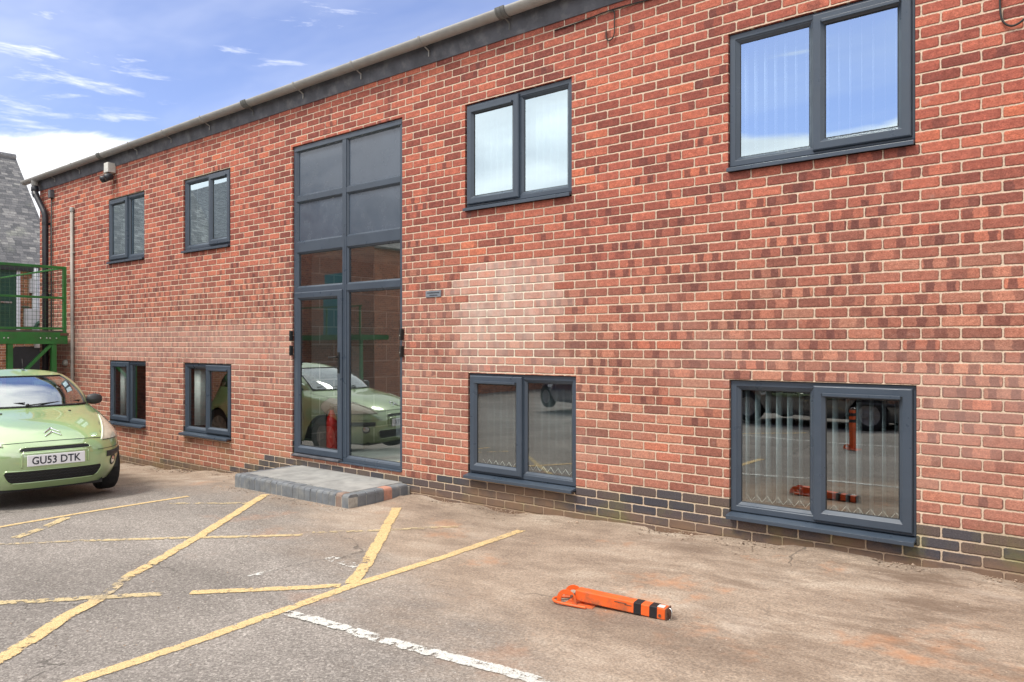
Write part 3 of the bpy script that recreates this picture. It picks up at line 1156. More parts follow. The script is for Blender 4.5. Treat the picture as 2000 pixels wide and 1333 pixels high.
# ---------------- entrance screen
def build_entrance():
    x0, x1, z0, z1 = DX0 + .004, DX1 - .004, DZ0, DZ1 - .004
    xm = -6.845
    yf, yb = .020, .085
    f = MB()
    f.ring(x0, x1, z0 + .012, z1, .052, yf, yb, .006)
    f.box(x0 + .02, x1 - .02, yf - .006, yf, z1 - .062, z1 - .030)
    f.box(xm - .034, xm + .034, yf - .002, yb - .002, z0 + .06, z1 - .05)
    f.box(xm - .004, xm + .004, yf - .005, yf - .002, z0 + .06, 1.20)
    T = [(1.755, .030), (1.170, .058), (.648, .034)]
    for z, hw in T:
        f.box(x0 + .05, xm - .033, yf + .001, yb - .003, z - hw, z + hw)
        f.box(xm + .033, x1 - .05, yf + .001, yb - .003, z - hw, z + hw)
    f.box(x0, x1, -.020, yb, z0 + .0, z0 + .014)
    ent = f.build('entrance_frame', M['upvc'], bld, bevel=.003)
    cells = [(x0 + .052, xm - .034, 1.785, z1 - .052, 'p'), (xm + .034, x1 - .052, 1.785, z1 - .052, 'p'),
             (x0 + .052, xm - .034, 1.228, 1.725, 'p'), (xm + .034, x1 - .052, 1.228, 1.725, 'p'),
             (x0 + .052, xm - .034, .682, 1.112, 'g'), (xm + .034, x1 - .052, .682, 1.112, 'g'),
             (xm + .034, x1 - .052, z0 + .064, .614, 'g')]
    for a, b, c, d, k in cells:
        bd = MB()
        bd.ring(a - .002, b + .002, c - .002, d + .002, .024, yf + .006, yb - .008, .018, .002)
        bd.build('glazing_bead', M['upvc'], ent)
        g = MB()
        if k == 'p':
            g.box(a + .018, b - .018, yf + .030, yf + .05, c + .018, d - .018)
            g.build('infill_panel', M['panel'], ent)
        else:
            g.box(a + .018, b - .018, yf + .034, yf + .040, c + .018, d - .018)
            g.build('pane', M['glass'], ent)
            k_ = MB()
            k_.ring(a + .018, b - .018, c + .018, d - .018, .008, yf + .028, yf + .033, .002, .001)
            k_.build('gasket', M['gasket'], ent)
    # door leaf
    a, b, c, d = x0 + .040, xm - .024, z0 + .040, .628
    dl = MB()
    dl.ring(a, b, c, d, .098, -.004, .060, .028, .010)
    door = dl.build('door', M['upvc'], bld, bevel=.002)
    g = MB()
    g.box(a + .094, b - .094, .026, .032, c + .094, d - .094)
    g.build('pane', M['glass'], door)
    k_ = MB()
    k_.ring(a + .094, b - .094, c + .094, d - .094, .009, .019, .025, .002, .001)
    k_.build('gasket', M['gasket'], door)
    h = MB()
    hx = b - .045
    h.box(hx - .014, hx + .014, -.016, -.004, -.33, -.09)
    h.tube([(hx, -.016, -.145), (hx, -.055, -.145), (hx - .02, -.060, -.147), (hx - .115, -.058, -.152)], .0095, 10)
    h.tube([(hx, -.015, -.27), (hx, -.024, -.27)], .011, 12)
    h.build('handle', M['gasket'], door, bevel=.002)
    t = MB()
    t.box(a + .02, b - .01, -.045, .02, z0 + .014, z0 + .034)
    t.build('threshold', M['lead'], ent, bevel=.003)
    # magnetic contacts / hinges on both jambs
    for x in (DX0 - .006, DX1 + .006):
        for zz in (.105, -.075):
            hh = MB()
            hh.box(x - .020, x + .022, -.030, -.001, zz - .058, zz + .058)
            hh.tube([(x + .010, -.034, zz - .062), (x + .010, -.034, zz + .062)], .011, 10)
            hg = hh.build('hinge', M['gasket'], ent, bevel=.003)
            cp = MB()
            cp.lathe([(.0001, -.006), (.006, -.005), (.0075, 0)], (x - .006, -.031, zz - .012), (0, 1, 0), 12)
            cp.build('screw_cap', M['chain'], hg)


build_entrance()


# ---------------- roof edge
def build_eaves():
    fa = MB()
    fa.prism([(-.012, ZT - .008), (-.055, 3.085), (.05, 3.085), (.05, ZT + .004), (-.001, ZT + .004), (-.001, ZT - .008)], 'x', XL - .05, XR)
    fa.build('fascia', M['lead'], bld)
    r = MB()
    r.prism([(-.085, 3.088), (-.085, 3.108), (YB + .1, 3.95), (YB + .1, 3.90), (.0, 3.088)], 'x', XL - .12, XR)
    r.prism([(.05, ZT + .003), (.05, 3.088), (YB, 3.9), (YB, ZT + .003)], 'x', XL, XR - .01)
    roof = r.build('roof', M['felt'], bld)
    g = MB()
    yc, zc, R = -.122, 3.074, .068
    prof = [(yc + R * cos(t), zc + R * sin(t)) for t in [pi + pi * k / 14 for k in range(15)]]
    prof_in = [(yc + (R - .004) * cos(t), zc + (R - .004) * sin(t)) for t in [2 * pi - pi * k / 14 for k in range(15)]]
    x = XL - .40
    rnd = random.Random(5)
    joints = [-4.38 + 4.2 * k for k in range(-2, 4)]
    g.prism(prof + prof_in, 'x', x, XR)
    g.prism([(yc + R * cos(t), zc + R * sin(t)) for t in [pi + pi * k / 14 for k in range(15)]], 'x', x - .004, x)
    for k in range(len(g.f)): g.sm.append(k)
    gut = g.build('gutter', M['gutter'], bld)
    for k in range(-11, 12):
        bx = -4.38 + 1.05 * k
        if not (XL < bx < XR): continue
        b = MB()
        union = (k % 4 == 0)
        hw = .055 if union else .012
        Ro = R + (.006 if union else .004)
        arc = [(yc + Ro * cos(t), zc + Ro * sin(t)) for t in [pi - .1 + (pi + .2) * q / 14 for q in range(15)]]
        arci = [(yc + (Ro - .005) * cos(t), zc + (Ro - .005) * sin(t)) for t in [2 * pi + .1 - (pi + .2) * q / 14 for q in range(15)]]
        b.prism(arc + arci, 'x', bx - hw, bx + hw)
        if union:
            for o_ in (-.045, .0, .045):
                arc2 = [(yc + (Ro + .004) * cos(t), zc + (Ro + .004) * sin(t)) for t in [pi + pi * q / 14 for q in range(15)]]
                arc3 = [(yc + (Ro - .001) * cos(t), zc + (Ro - .001) * sin(t)) for t in [2 * pi - pi * q / 14 for q in range(15)]]
                b.prism(arc2 + arc3, 'x', bx + o_ - .008, bx + o_ + .008)
        b.bar((bx, yc + .02, zc - R - .002), (bx, -.040, zc - R - .030), .014, .006)
        b.bar((bx, -.045, zc - R - .024), (bx, -.045, zc - R - .085), .012, .006)
        b.build('gutter_union' if union else 'gutter_bracket', M['gutter_dark'] if union else M['gutter'], gut)
    # chimney-like upstand at the far end
    p = MB()
    p.box(-16.35, -15.72, .35, .75, 2.4, 3.36)
    p.build('parapet', M['lead'], bld)
    # downpipe
    d = MB()
    ox, oz = on_wall(68, 362, .118)
    dxp = -15.20
    pts = [(ox, -.118, 3.05), (ox, -.118, 2.86), (ox + .02, -.118, 2.79), (dxp - .04, -.09, 2.42), (dxp, -.085, 2.34), (dxp, -.085, -1.95)]
    d.tube(pts, .052, 16)
    d.lathe([(.060, -.03), (.062, -.028), (.062, .05), (.060, .052)], (ox, -.118, 2.86), (0, 0, 1), 16)
    d.lathe([(.060, -.04), (.060, .04)], (ox + .03, -.117, 2.775), Vector((.33, .02, -.42)), 16)
    dp = d.build('drainpipe', M['blackpipe'], bld)
    u = MB()
    u.lathe([(.050, 0), (.058, .01), (.058, .10), (.072, .13)], (ox, -.118, 2.93), (0, 0, 1), 16)
    u.build('outlet', M['gutter'], dp)
    for zz in (2.2, .9, -.6):
        c = MB()
        c.lathe([(.058, -.022), (.058, .022)], (dxp, -.085, zz), (0, 0, 1), 16)
        c.box(dxp - .03, dxp + .03, -.05, -.002, zz - .02, zz + .02)
        c.build('pipe_clip', M['blackpipe'], dp)


build_eaves()


# ---------------- things fixed to the wall
def wall_things():
    # small black pipe with box next to the drainpipe
    x = -15.075
    t = empty('waste_pipe', (x, -.02, -1.9), 'thin black pipe with small grey box on top, right of the drainpipe', 'pipe')
    m = MB()
    m.tube([(x, -.028, 2.75), (x, -.028, -1.9)], .013, 10)
    m.build('pipe', M['cable'], t)
    m = MB()
    m.box(x - .055, x + .055, -.07, -.001, 2.66, 2.80)
    m.build('junction_box', M['lead'], t, bevel=.006)
    # conduit
    x = -14.17
    t = empty('conduit_pole', (x, -.03, G(x)), 'tall thin grey conduit running up the brick wall left of the windows', 'conduit')
    m = MB()
    m.tube([(x, -.034, 2.33), (x + .03, -.034, -1.96)], .027, 12)
    m.build('pipe', M['conduit'], t)
    m = MB()
    m.lathe([(.001, .05), (.030, .045), (.036, .02), (.036, -.03)], (x, -.034, 2.34), (0, 0, 1), 12)
    m.build('cap', M['gutter'], t)
    for z in (1.6, .3, -1.0):
        m = MB()
        m.box(x - .03, x + .06, -.035, -.001, z - .012, z + .012)
        m.build('clip', M['conduit'], t)
    # vent by the platform
    m = MB()
    x, z = on_wall(130, 709)
    m.lathe([(.001, -.06), (.04, -.06), (.055, -.03), (.06, 0)], (x, 0, z), (0, 1, 0), 14)
    tag(m.build('wall_vent', M['conduit'], None), 'small round grey vent on the brick wall beneath the green platform', 'vent')
    # security light
    x = -12.62
    t = empty('security_light', (x, -.05, 2.62), 'white security light box with black swivel head under the gutter', 'security light')
    m = MB()
    m.box(x - .075, x + .075, -.13, -.001, 2.755, 2.915)
    m.build('housing', M['white'], t, bevel=.012, seg=3)
    m = MB()
    m.tube([(x, -.09, 2.76), (x, -.10, 2.70)], .022, 10)
    m.tube([(x - .10, -.15, 2.675), (x + .10, -.10, 2.675)], .012, 8)
    m.build('arm', M['blackpipe'], t)
    for s, zz in ((-1, 2.665), (1, 2.675)):
        m = MB()
        ax = Vector((-.25 * 1, -1, -.45)).normalized()
        m.lathe([(.001, -.075), (.030, -.072), (.052, -.045), (.058, 0), (.056, .045), (.045, .055)], Vector((x + s * .075, -.12, zz)), ax, 16)
        hd = m.build('lamp_head', M['blackpipe'], t)
        m = MB()
        m.lathe([(.045, .055), (.03, .062), (.001, .066)], Vector((x + s * .075, -.12, zz)), ax, 16)
        m.build('lens', M['lens'], hd)
    # plaque
    x0, x1, z0, z1 = -5.513, -5.297, .481, .546
    t = empty('wall_plaque', ((x0 + x1) / 2, 0, z0), 'tiny blue grey metal nameplate on the bricks right of the entrance doors', 'nameplate')
    m = MB()
    m.box(x0, x1, -.008, -.001, z0, z1)
    m.build('plate', M['plaque'], t, bevel=.001)
    m = MB()
    rng = random.Random(2)
    for (za, a, b) in ((.523, x0 + .022, x1 - .022), (.498, x0 + .06, x1 - .055)):
        q = a
        while q < b:
            wdt = rng.uniform(.007, .011)
            m.box(q, q + wdt * .75, -.0095, -.0085, za - .005, za + .006)
            if rng.random() < .5: m.box(q, q + .003, -.0096, -.0086, za + .001, za + .008)
            q += wdt * 1.15
    m.build('lettering', M['ink'], t)
    # cables
    m = MB()
    y = -.010
    A = [(-3.89, 2.795), (-3.60, 2.800), (-3.36, 2.815), (-3.15, 2.812), (-2.853, 2.80), (-2.5, 2.83)]
    m.tube(catmull([(px, y, pz) for px, pz in A], 5), .0055, 6)
    B = [(-3.325, 2.812), (-3.275, 2.79), (-3.272, 2.70), (-3.275, 2.60), (-3.30, 2.565), (-3.335, 2.565), (-3.352, 2.60), (-3.352, 2.66)]
    m.tube(catmull([(px, y - .006, pz) for px, pz in B], 5), .0055, 6)
    tag(m.build('loose_cable', M['cable'], None), 'thin black cable sagging in a small loop under the fascia', 'cable')
    m = MB()
    B = [(-.56, 2.45), (-.548, 2.2), (-.543, 2.03), (-.525, 1.965), (-.49, 1.935), (-.45, 1.94), (-.40, 1.975), (-.30, 2.05), (-.15, 2.25), (-.1, 2.5)]
    m.tube(catmull([(px, y - .006, pz) for px, pz in B], 5), .0065, 6)
    tag(m.build('loose_cable', M['cable'], None), 'black cable loop hanging on the wall in the top right corner of the photo', 'cable')


wall_things()


# ---------------- step at the entrance
def build_step():
    x0, x1, y0 = -7.73, -5.745, -.815
    t = empty('entrance_step', (-6.9, -.4, G(-6.9)), 'low grey paved step edged with blue bricks in front of the entrance doors', 'step')
    zt = -1.455
    m = MB()
    m.box(x0 + .11, x1 - .11, y0 + .11, -.003, -2.0, zt - .004)
    m.build('core', M['mortar'], t)
    # paving slabs
    for (a, b) in ((x0 + .118, -7.18), (-7.172, -6.50), (-6.492, x1 - .118)):
        m = MB()
        m.box(a, b, y0 + .118, -.004, zt - .03, zt + .004)
        m.build('paving_slab', M['slab'], t, bevel=.003)
    rng = random.Random(11)
    # edging bricks: bullnose headers
    def eb(ax, a, b):
        m = MB()
        j = rng.uniform(-.003, .003)
        zb_ = -1.99
        if ax == 'f':
            pr = [(y0 + j, zb_), (y0 + j, zt - .026), (y0 + .007 + j, zt - .008), (y0 + .026 + j, zt + j), (y0 + .112, zt + j), (y0 + .112, zb_)]
            m.prism(pr, 'x', a, b)
        elif ax == 'r':
            pr = [(x1 + j, zb_), (x1 + j, zt - .026), (x1 - .007 + j, zt - .008), (x1 - .026 + j, zt + j), (x1 - .112, zt + j), (x1 - .112, zb_)]
            m.prism(pr[::-1], 'y', a, b)
        else:
            pr = [(x0 + j, zb_), (x0 + j, zt - .026), (x0 + .007 + j, zt - .008), (x0 + .026 + j, zt + j), (x0 + .112, zt + j), (x0 + .112, zb_)]
            m.prism(pr, 'y', a, b)
        r = rng.random()
        mt = M['bluebrick'] if r < .985 else M['bluebrick_brown']
        return m, mt
    x = x0 + .004
    nb = 20
    pt = (x1 - .001 - x) / nb
    for _q in range(nb):
        b = x + pt - .006
        m, mt = eb('f', x, b)
        m.build('edging_brick', mt, t, bevel=.004)
        x += pt
    y = y0 + .118
    i = 0
    while y < -.03:
        b = min(y + .106, -.004)
        for s in ('r', 'l'):
            m, mt = eb(s, y, b)
            o = m.build('edging_brick', M['pinkbrick'] if (s == 'r' and i == 3) else mt, t, bevel=.004)
        y += .112
        i += 1
    m = MB()
    m.box(x0 + .002, x1 - .002, y0 + .004, y0 + .10, -1.98, zt - .028)
    m.box(x1 - .10, x1 - .005, y0 + .10, -.004, -1.98, zt - .028)
    m.box(x0 + .005, x0 + .10, y0 + .10, -.004, -1.98, zt - .028)
    m.build('joint_mortar', M['mortar'], t)


build_step()


# ---------------- objects seen through the door glass
def lobby_things():
    _d = ray(648, 860)
    ex = _d[0] * (CAMD + .40) / _d[1]
    t = empty('fire_extinguisher', (ex, .40, -1.345), 'red fire extinguisher standing on the floor behind the glass door', 'fire extinguisher')
    c = (ex, .40, -1.345)
    m = MB()
    m.lathe([(.001, .0), (.06, .002), (.066, .02), (.066, .38), (.058, .44), (.040, .485), (.024, .515), (.022, .54)], c, (0, 0, 1), 20)
    m.build('cylinder', M['red'], t)
    m = MB()
    m.lathe([(.026, .535), (.026, .565), (.001, .567)], c, (0, 0, 1), 12)
    m.box(c[0] - .02, c[0] + .11, c[1] - .012, c[1] + .012, c[2] + .57, c[2] + .585)
    m.box(c[0] - .01, c[0] + .09, c[1] - .012, c[1] + .012, c[2] + .60, c[2] + .612)
    m.build('valve', M['cable'], t)
    m = MB()
    m.tube(catmull([(c[0] - .02, c[1], c[2] + .55), (c[0] - .09, c[1], c[2] + .50), (c[0] - .105, c[1], c[2] + .35), (c[0] - .095, c[1], c[2] + .15)], 5), [.010] * 15 + [.016], 8)
    m.build('hose', M['cable'], t)
    m = MB()
    m.box(-7.72, -7.56, .7, .9, -1.345, -.02)
    tag(m.build('boxed_pipework', M['inside'], None, bevel=.004), 'pale grey boxed pipe casing behind the left of the glass door', 'boxing')
    m = MB()
    m.box(-7.55, -6.55, 1.45, 1.55, -1.25, -.95)
    tag(m.build('low_radiator', M['upvcwhite'], None, bevel=.01), 'low white panel radiator seen inside behind the wide door glass', 'radiator')
    m = MB()
    m.bar((-6.20, .45, -1.34), (-5.97, .85, -.50), .030, .022)
    tag(m.build('leaning_batten', M['upvcwhite'], None, bevel=.003), 'thin white batten leaning inside the wide glass pane right of the door', 'batten')


lobby_things()


# ---------------- fold-down parking post
def parking_post(name, origin, ang, label, up=False):
    """drop-down post lying on (or standing from) its base plate; local x runs along the post"""
    t = empty(name, (origin[0], origin[1], G(origin[0])), label, 'parking post', 'fold-down orange parking posts')
    t.rotation_euler = (0, 0, ang)
    parts = []
    W_, Hh, L = .066, .060, .53
    m = MB()      # U-shaped base loop and plate
    m.tube(catmull([(.09, -.078, .012), (.0, -.082, .012), (-.10, -.075, .012), (-.135, -.03, .012), (-.10, .02, .012), (.0, .060, .012), (.08, .068, .012)], 5), .0075, 8)
    m.box(-.055, .12, -.060, .060, .003, .009)
    parts.append((m, 'base_plate', 'orange', .0015))
    for s in (-1, 1):      # hinge ears
        m = MB()
        arc = [(-.045 + .062 * cos(q), .020 + .062 * sin(q)) for q in [pi * k / 10 for k in range(11)]]
        arci = [(-.045 + .036 * cos(q), .020 + .036 * sin(q)) for q in [pi - pi * k / 10 for k in range(11)]]
        m.prism([(-.107, .008)] + arc[::-1] + [(.017, .008), (-.009, .008)] + arci[::-1] + [(-.081, .008)], 'y', s * .047 - .003, s * .047 + .003)
        parts.append((m, 'hinge_ear', 'orange', 0))
    m = MB()
    m.tube([(-.01, -.060, .052), (-.01, .060, .052)], .008, 8)
    parts.append((m, 'hinge_pin', 'rust', 0))

    def T(p):
        x, y, z = p
        if up:
            return (-(z - .05) + .0, y, x + .03)
        a = radians(-1.2)
        x2, z2 = x, z
        return (x2 * cos(a) - (z2) * sin(a), y, x2 * sin(a) + z2 * cos(a) + .014)

    def tbox(m, *b):
        i = len(m.v)
        m.box(*b)
        for k in range(i, len(m.v)):
            m.v[k] = T(m.v[k])
    m = MB()
    tbox(m, 0, L, -W_ / 2, W_ / 2, .010, .010 + Hh)
    parts.append((m, 'post', 'orange', .005))
    for a in (.350, .440):
        m = MB()
        tbox(m, a, a + .046, -W_ / 2 - .0012, W_ / 2 + .0012, .0085, .0115 + Hh)
        parts.append((m, 'black_band', 'blacktape', .004))
    m = MB()
    tbox(m, L - .048, L - .012, -W_ / 2 + .010, W_ / 2 - .018, .0105 + Hh, .0125 + Hh)
    parts.append((m, 'reflective_patch', 'white', 0))
    m = MB()
    tbox(m, L, L + .008, -W_ / 2 - .001, W_ / 2 + .001, .008, .012 + Hh)
    tbox(m, L + .008, L + .016, -.014, .016, .030, .078)
    parts.append((m, 'end_cap', 'rust', .003))
    m = MB()
    m.tube([T(p) for p in catmull([(L + .010, -.005, .070), (L + .026, -.010, .062), (L + .028, -.014, .030), (L + .022, -.012, .004), (L + .012, -.004, .012)], 4)], .0048, 7)
    parts.append((m, 'padlock_shackle', 'steel', 0))
    m = MB()
    tbox(m, .24, .31, -W_ / 2 - .0022, -W_ / 2 + .001, .052, .056)
    tbox(m, .30, .34, -W_ / 2 - .0022, -W_ / 2 + .001, .047, .051)
    m.tube([T((L - .03, -W_ / 2 - .003, .03)), T((L - .03, -W_ / 2 + .002, .03))], .008, 10)
    parts.append((m, 'scratch', 'rust', 0))
    for mb, nm, mt, bv in parts:
        o = mb.build(nm, M[mt], None, bevel=bv)
        o.parent = t
    return t


pa = on_ground(1122, 1182)
pb = on_ground(1300, 1214)
pang = atan2(pb[1] - pa[1], pb[0] - pa[0])
nrm_ = Vector((-sin(pang), cos(pang), 0)) * .039
parking_post('parking_post', (pa[0] + nrm_.x, pa[1] + nrm_.y), pang, 'orange steel parking post with two black bands folded flat on the tarmac')
parking_post('parking_post', (-2.9, -5.8), pang + .3, 'orange steel parking post standing upright, only mirrored in the right lower window', True)


# ---------------- green platform
def green_platform():
    xp = -14.20
    t = empty('metal_platform', (xp - 2, -1.5, G(xp)), 'green painted steel landing with mesh guard rail at the left end of the brick building', 'platform')
    y0, y1 = -.09, -2.6
    x2 = -23.9
    zf = .205
    m = MB()
    m.box(xp - .012, xp, y1, y0, .005, zf)
    m.box(xp - .06, xp - .012, y1, y0, .005, .018)
    m.box(xp - .06, xp - .012, y1, y0, zf - .012, zf - .001)
    m.box(x2, xp - .06, y0 - .012, y0 - .0, .005, zf)
    m.build('beam', M['green'], t, bevel=.002)
    m = MB()
    m.box(x2, xp - .02, y1, y0 - .02, zf, zf + .035)
    m.build('deck', M['deck'], t)
    m = MB()
    m.box(xp - .03, xp + .02, y0 - .12, y0 + .012, zf - .055, zf - .010)
    m.build('cleat', M['rust'], t)
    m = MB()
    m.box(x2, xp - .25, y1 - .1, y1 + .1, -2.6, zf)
    m.build('added_shade_wall', M['brick_dark'], t)  # unseen wall added to block sky and sun from under the deck
    # posts and rails of the near guard and the one along the wall
    for yy in (-.13, -1.63, -3.13):
        m = MB()
        m.box(xp - .055, xp - .005, yy - .025, yy + .025, zf - .05, 1.34)
        m.build('rail_post', M['green'], t, bevel=.003)
    for zz, q in ((1.325, .045), (.80, .035), (.27, .035)):
        m = MB()
        m.bar((xp - .03, y0 - .02, zz), (xp - .03, y1, zz), .035, q)
        m.build('rail', M['green'], t, bevel=.004)
        m = MB()
        m.bar((xp - .06, -.13, zz), (x2, -.13, zz), .03, .03)
        if zz > 1: m.build('rail', M['green'], t, bevel=.004)
    m = MB()
    y = y0 - .08
    while y > y1:
        m.bar((xp - .024, y, .27), (xp - .024, y, 1.31), .0048)
        y -= .066
    z = .29
    while z < 1.31:
        m.bar((xp - .020, y0 - .05, z), (xp - .020, y1, z), .0048)
        z += .066
    m.build('mesh_panel', M['greenmesh'], t)
    for yy in (-.295, -.955, -3.0):
        m = MB()
        m.box(xp - .095, xp - .015, yy - .04, yy + .04, G(xp) - .05, .004)
        m.build('leg', M['green'], t, bevel=.004)
    m = MB()
    m.bar((xp - .05, -.34, -.01), (xp - .05, -.90, -.62), .05, .05)
    m.build('brace', M['green'], t, bevel=.003)
    for px in (79.6, 91.5, 98, 110.5, 8, 16) :
        dx, dy, dz = ray(px, 662)
        tt = xp / dx
        yy = dy * tt - CAMD
        b = MB()
        b.lathe([(.001, .010), (.011, .009), (.014, 0)], (xp, yy, .105), (1, 0, 0), 10)
        b.build('bolt', M['steel'], t)


green_platform()


# ---------------- neighbouring slate-roofed house
def neighbour():
    xe, yv = -24.0, 3.35
    t = empty('slate_roof_house', (xe - 3, -3, G(xe)), 'old orange brick house with steep grey slate roof behind the green landing', 'house')
    ze, xr, zr = 2.36, -27.3, 5.92
    m = MB()
    m.box(xe - 6.6, xe, -9, yv - .12, -3, ze)
    m.poly([(xe, yv - .12, ze), (xr, yv - .12, zr - .1), (xe - 6.6, yv - .12, ze)])
    m.build('wall', M['brick_far'], t)
    L = sqrt((xe - xr) ** 2 + (zr - ze) ** 2)
    m = MB()
    uvs = []
    ov = .18
    kx, kz = (xe - xr) / L, (zr - ze) / L
    A = [(xe + ov * kx, -9, ze - ov * kz), (xe + ov * kx, yv, ze - ov * kz), (xr, yv, zr), (xr, -9, zr)]
    m.quad(*A)
    uvs += [(0, 0), (12.3, 0), (12.3, L), (0, L)]
    B = [(2 * xr - xe, yv, ze), (2 * xr - xe, -9, ze), (xr, -9, zr - .01), (xr, yv, zr - .01)]
    m.quad(*B)
    uvs += [(0, 0), (12.3, 0), (12.3, L), (0, L)]
    m.build('roof', M['slate'], t, uv=uvs, thick=.05)
    m = MB()
    m.tube([(xr, -9, zr + .03), (xr, yv, zr + .03)], .10, 8)
    m.build('ridge_tiles', M['slab'], t)
    m = MB()
    m.box(xe + .02, xe + .16, -9, yv - .2, ze - .30, ze - .14)
    m.build('gutter', M['cable'], t)
    m = MB()
    m.box(xe + .005, xe + .05, -9, yv - .2, ze - .14, ze - .04)
    m.build('fascia', M['doorgreen'], t)

    def at(px):
        dx, dy, dz = ray(px, 600)
        q = xe / dx
        return dy * q - CAMD
    ya, yb_ = at(-22), at(38)
    m = MB()
    m.ring(ya, yb_, .22, 2.20, .09, 0, .08, .01)
    m.v = [(xe + .07 - v[1], v[0], v[2]) for v in m.v]
    fr = m.build('door_frame', M['upvcwhite'], t)
    m = MB()
    m.box(xe + .005, xe + .035, ya + .08, yb_ - .08, .24, 2.12)
    for zc in (.55, 1.0, 1.5, 1.85):
        m.box(xe + .034, xe + .045, ya + .22, yb_ - .22, zc - .12, zc + .12)
    d = m.build('door', M['doorgreen'], t, bevel=.006)
    m = MB()
    m.box(xe + .045, xe + .060, at(-2), at(22), 1.145, 1.185)
    m.build('letter_plate', M['steel'], d)
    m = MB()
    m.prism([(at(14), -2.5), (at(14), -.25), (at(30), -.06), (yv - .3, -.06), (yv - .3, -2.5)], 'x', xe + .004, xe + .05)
    m.build('painted_shade_panel', M['gasket'], t)  # black sheet painting in the deep shade below the landing
    y = at(66)
    m = MB()
    m.tube([(xe + .10, y, ze - .2), (xe + .10, y, .45), (xe + .20, y + .03, .25), (xe + .20, y + .03, -.1)], .085, 12)
    m.tube([(xe + .10, at(75), ze - .2), (xe + .10, at(75), -.1)], .05, 10)
    m.build('white_downpipe', M['pipewhite'], t)
    y = at(58)
    m = MB()
    m.box(xe + .02, xe + .22, y - .16, y + .16, .50, 1.0)
    m.build('meter_box', M['pipewhite'], t, bevel=.01)
    m = MB()
    m.box(xe + .02, xe + .18, at(62) - .09, at(62) + .09, 1.45, 1.85)
    m.build('meter_box', M['pipewhite'], t, bevel=.01)
    m = MB()
    m.bar((xe + .05, at(41), 1.05), (xe + .05, at(56), 1.05), .05, .04)
    m.tube(catmull([(xe + .25, at(62), .45), (xe + .3, at(68), .62), (xe + .3, at(74), .50)], 5), .05, 8)
    m.build('bracket', M['doorgreen'], t)


neighbour()


# ---------------- opposite side of the yard (seen mirrored in the windows)
def opposite():
    # gabled brick building with teal door and green stairs
    t = empty('gabled_brick_building', (-26, -16, G(-26)), 'gabled red brick building opposite with a teal door, mirrored in the entrance glass', 'building')
    yF = -13.0
    m = MB()
    xe = -21.4
    m.poly([(xe, yF, -3), (xe, yF, 3.7), (-27, yF, 6.9), (-32.4, yF, 3.7), (-32.4, yF, -3)])
    m.poly([(xe, yF - 12, -3), (xe, yF - 12, 3.7), (xe, yF, 3.7), (xe, yF, -3)])
    m.build('wall', M['brick_opp'], t)
    m = MB()
    m.quad((xe + .25, yF + .2, 3.58), (-27, yF + .2, 6.95), (-27, yF - 12, 6.95), (xe + .25, yF - 12, 3.58))
    m.quad((-27, yF + .2, 6.95), (-32.65, yF + .2, 3.58), (-32.65, yF - 12, 3.58), (-27, yF - 12, 6.95))
    m.build('roof', M['slate'], t, thick=.08, uv=[(0, 0), (11, 0), (11, 12), (0, 12), (0, 0), (11, 0), (11, 12), (0, 12)])
    m = MB()
    m.box(-24.3, -23.0, yF, yF + .05, .35, 2.75)
    m.build('door', M['teal'], t, bevel=.01)
    m = MB()
    m.box(-29.6, -27.6, yF, yF + .05, 1.6, 2.9)
    m.build('window', M['lens'], t, bevel=.01)
    # platform in front of that door
    t = empty('metal_staircase', (-24, -12, G(-24)), 'green steel stair and landing on the opposite side of the yard', 'staircase')
    m = MB()
    m.box(-26.0, -20.5, yF + .1, yF + 1.4, .16, .34)
    m.build('landing', M['green'], t)
    m = MB()
    m.bar((-26.0, yF + 1.35, .25), (-29.6, yF + 1.35, -2.2), .25, .06)
    m.bar((-26.0, yF + 1.35, 1.3), (-29.6, yF + 1.35, -1.15), .05, .05)
    m.bar((-20.5, yF + 1.35, 1.35), (-26.0, yF + 1.35, 1.35), .05, .05)
    for x in (-20.6, -22.4, -24.2, -26.0):
        m.bar((x, yF + 1.35, .2), (x, yF + 1.35, 1.35), .05, .05)
    for x in (-20.6, -25.9):
        m.bar((x, yF + 1.3, -2.4), (x, yF + 1.3, .2), .10, .10)
    m.build('stair_frame', M['green'], t)
    # low industrial range beyond
    t = empty('industrial_shed', (-10, -24, G(-10)), 'low grey clad shed with tan render closing the far side of the yard', 'building')
    m = MB()
    m.box(-24, 20, -40, -24, -3, 1.9)
    m.build('wall', M['render'], t)
    m = MB()
    m.box(-24.1, 20.1, -40.1, -23.9, 1.95, 3.6)
    m.build('cladding', M['cladding'], t)
    m = MB()
    for x in (-20, -14, -8, -2, 4):
        m.box(x, x + 3.6, -23.98, -23.93, -2.6, .6)
    m.build('roller_doors', M['inside_dark'], t)
    # grey roofed range to the left that shows in the upper left windows
    t = empty('long_workshop', (-52, -14, G(-40)), 'long grey roofed workshop far down the yard on the opposite side', 'building')
    m = MB()
    m.box(-80, -33.2, -30, -13.5, -4, 4.6)
    m.build('wall', M['brick_far'], t)
    m = MB()
    m.quad((-80, -13.3, 4.6), (-33, -13.3, 4.6), (-33, -22, 10.9), (-80, -22, 10.9))
    m.build('roof', M['slate'], t, uv=[(0, 0), (47, 0), (47, 10.7), (0, 10.7)], thick=.1)


opposite()


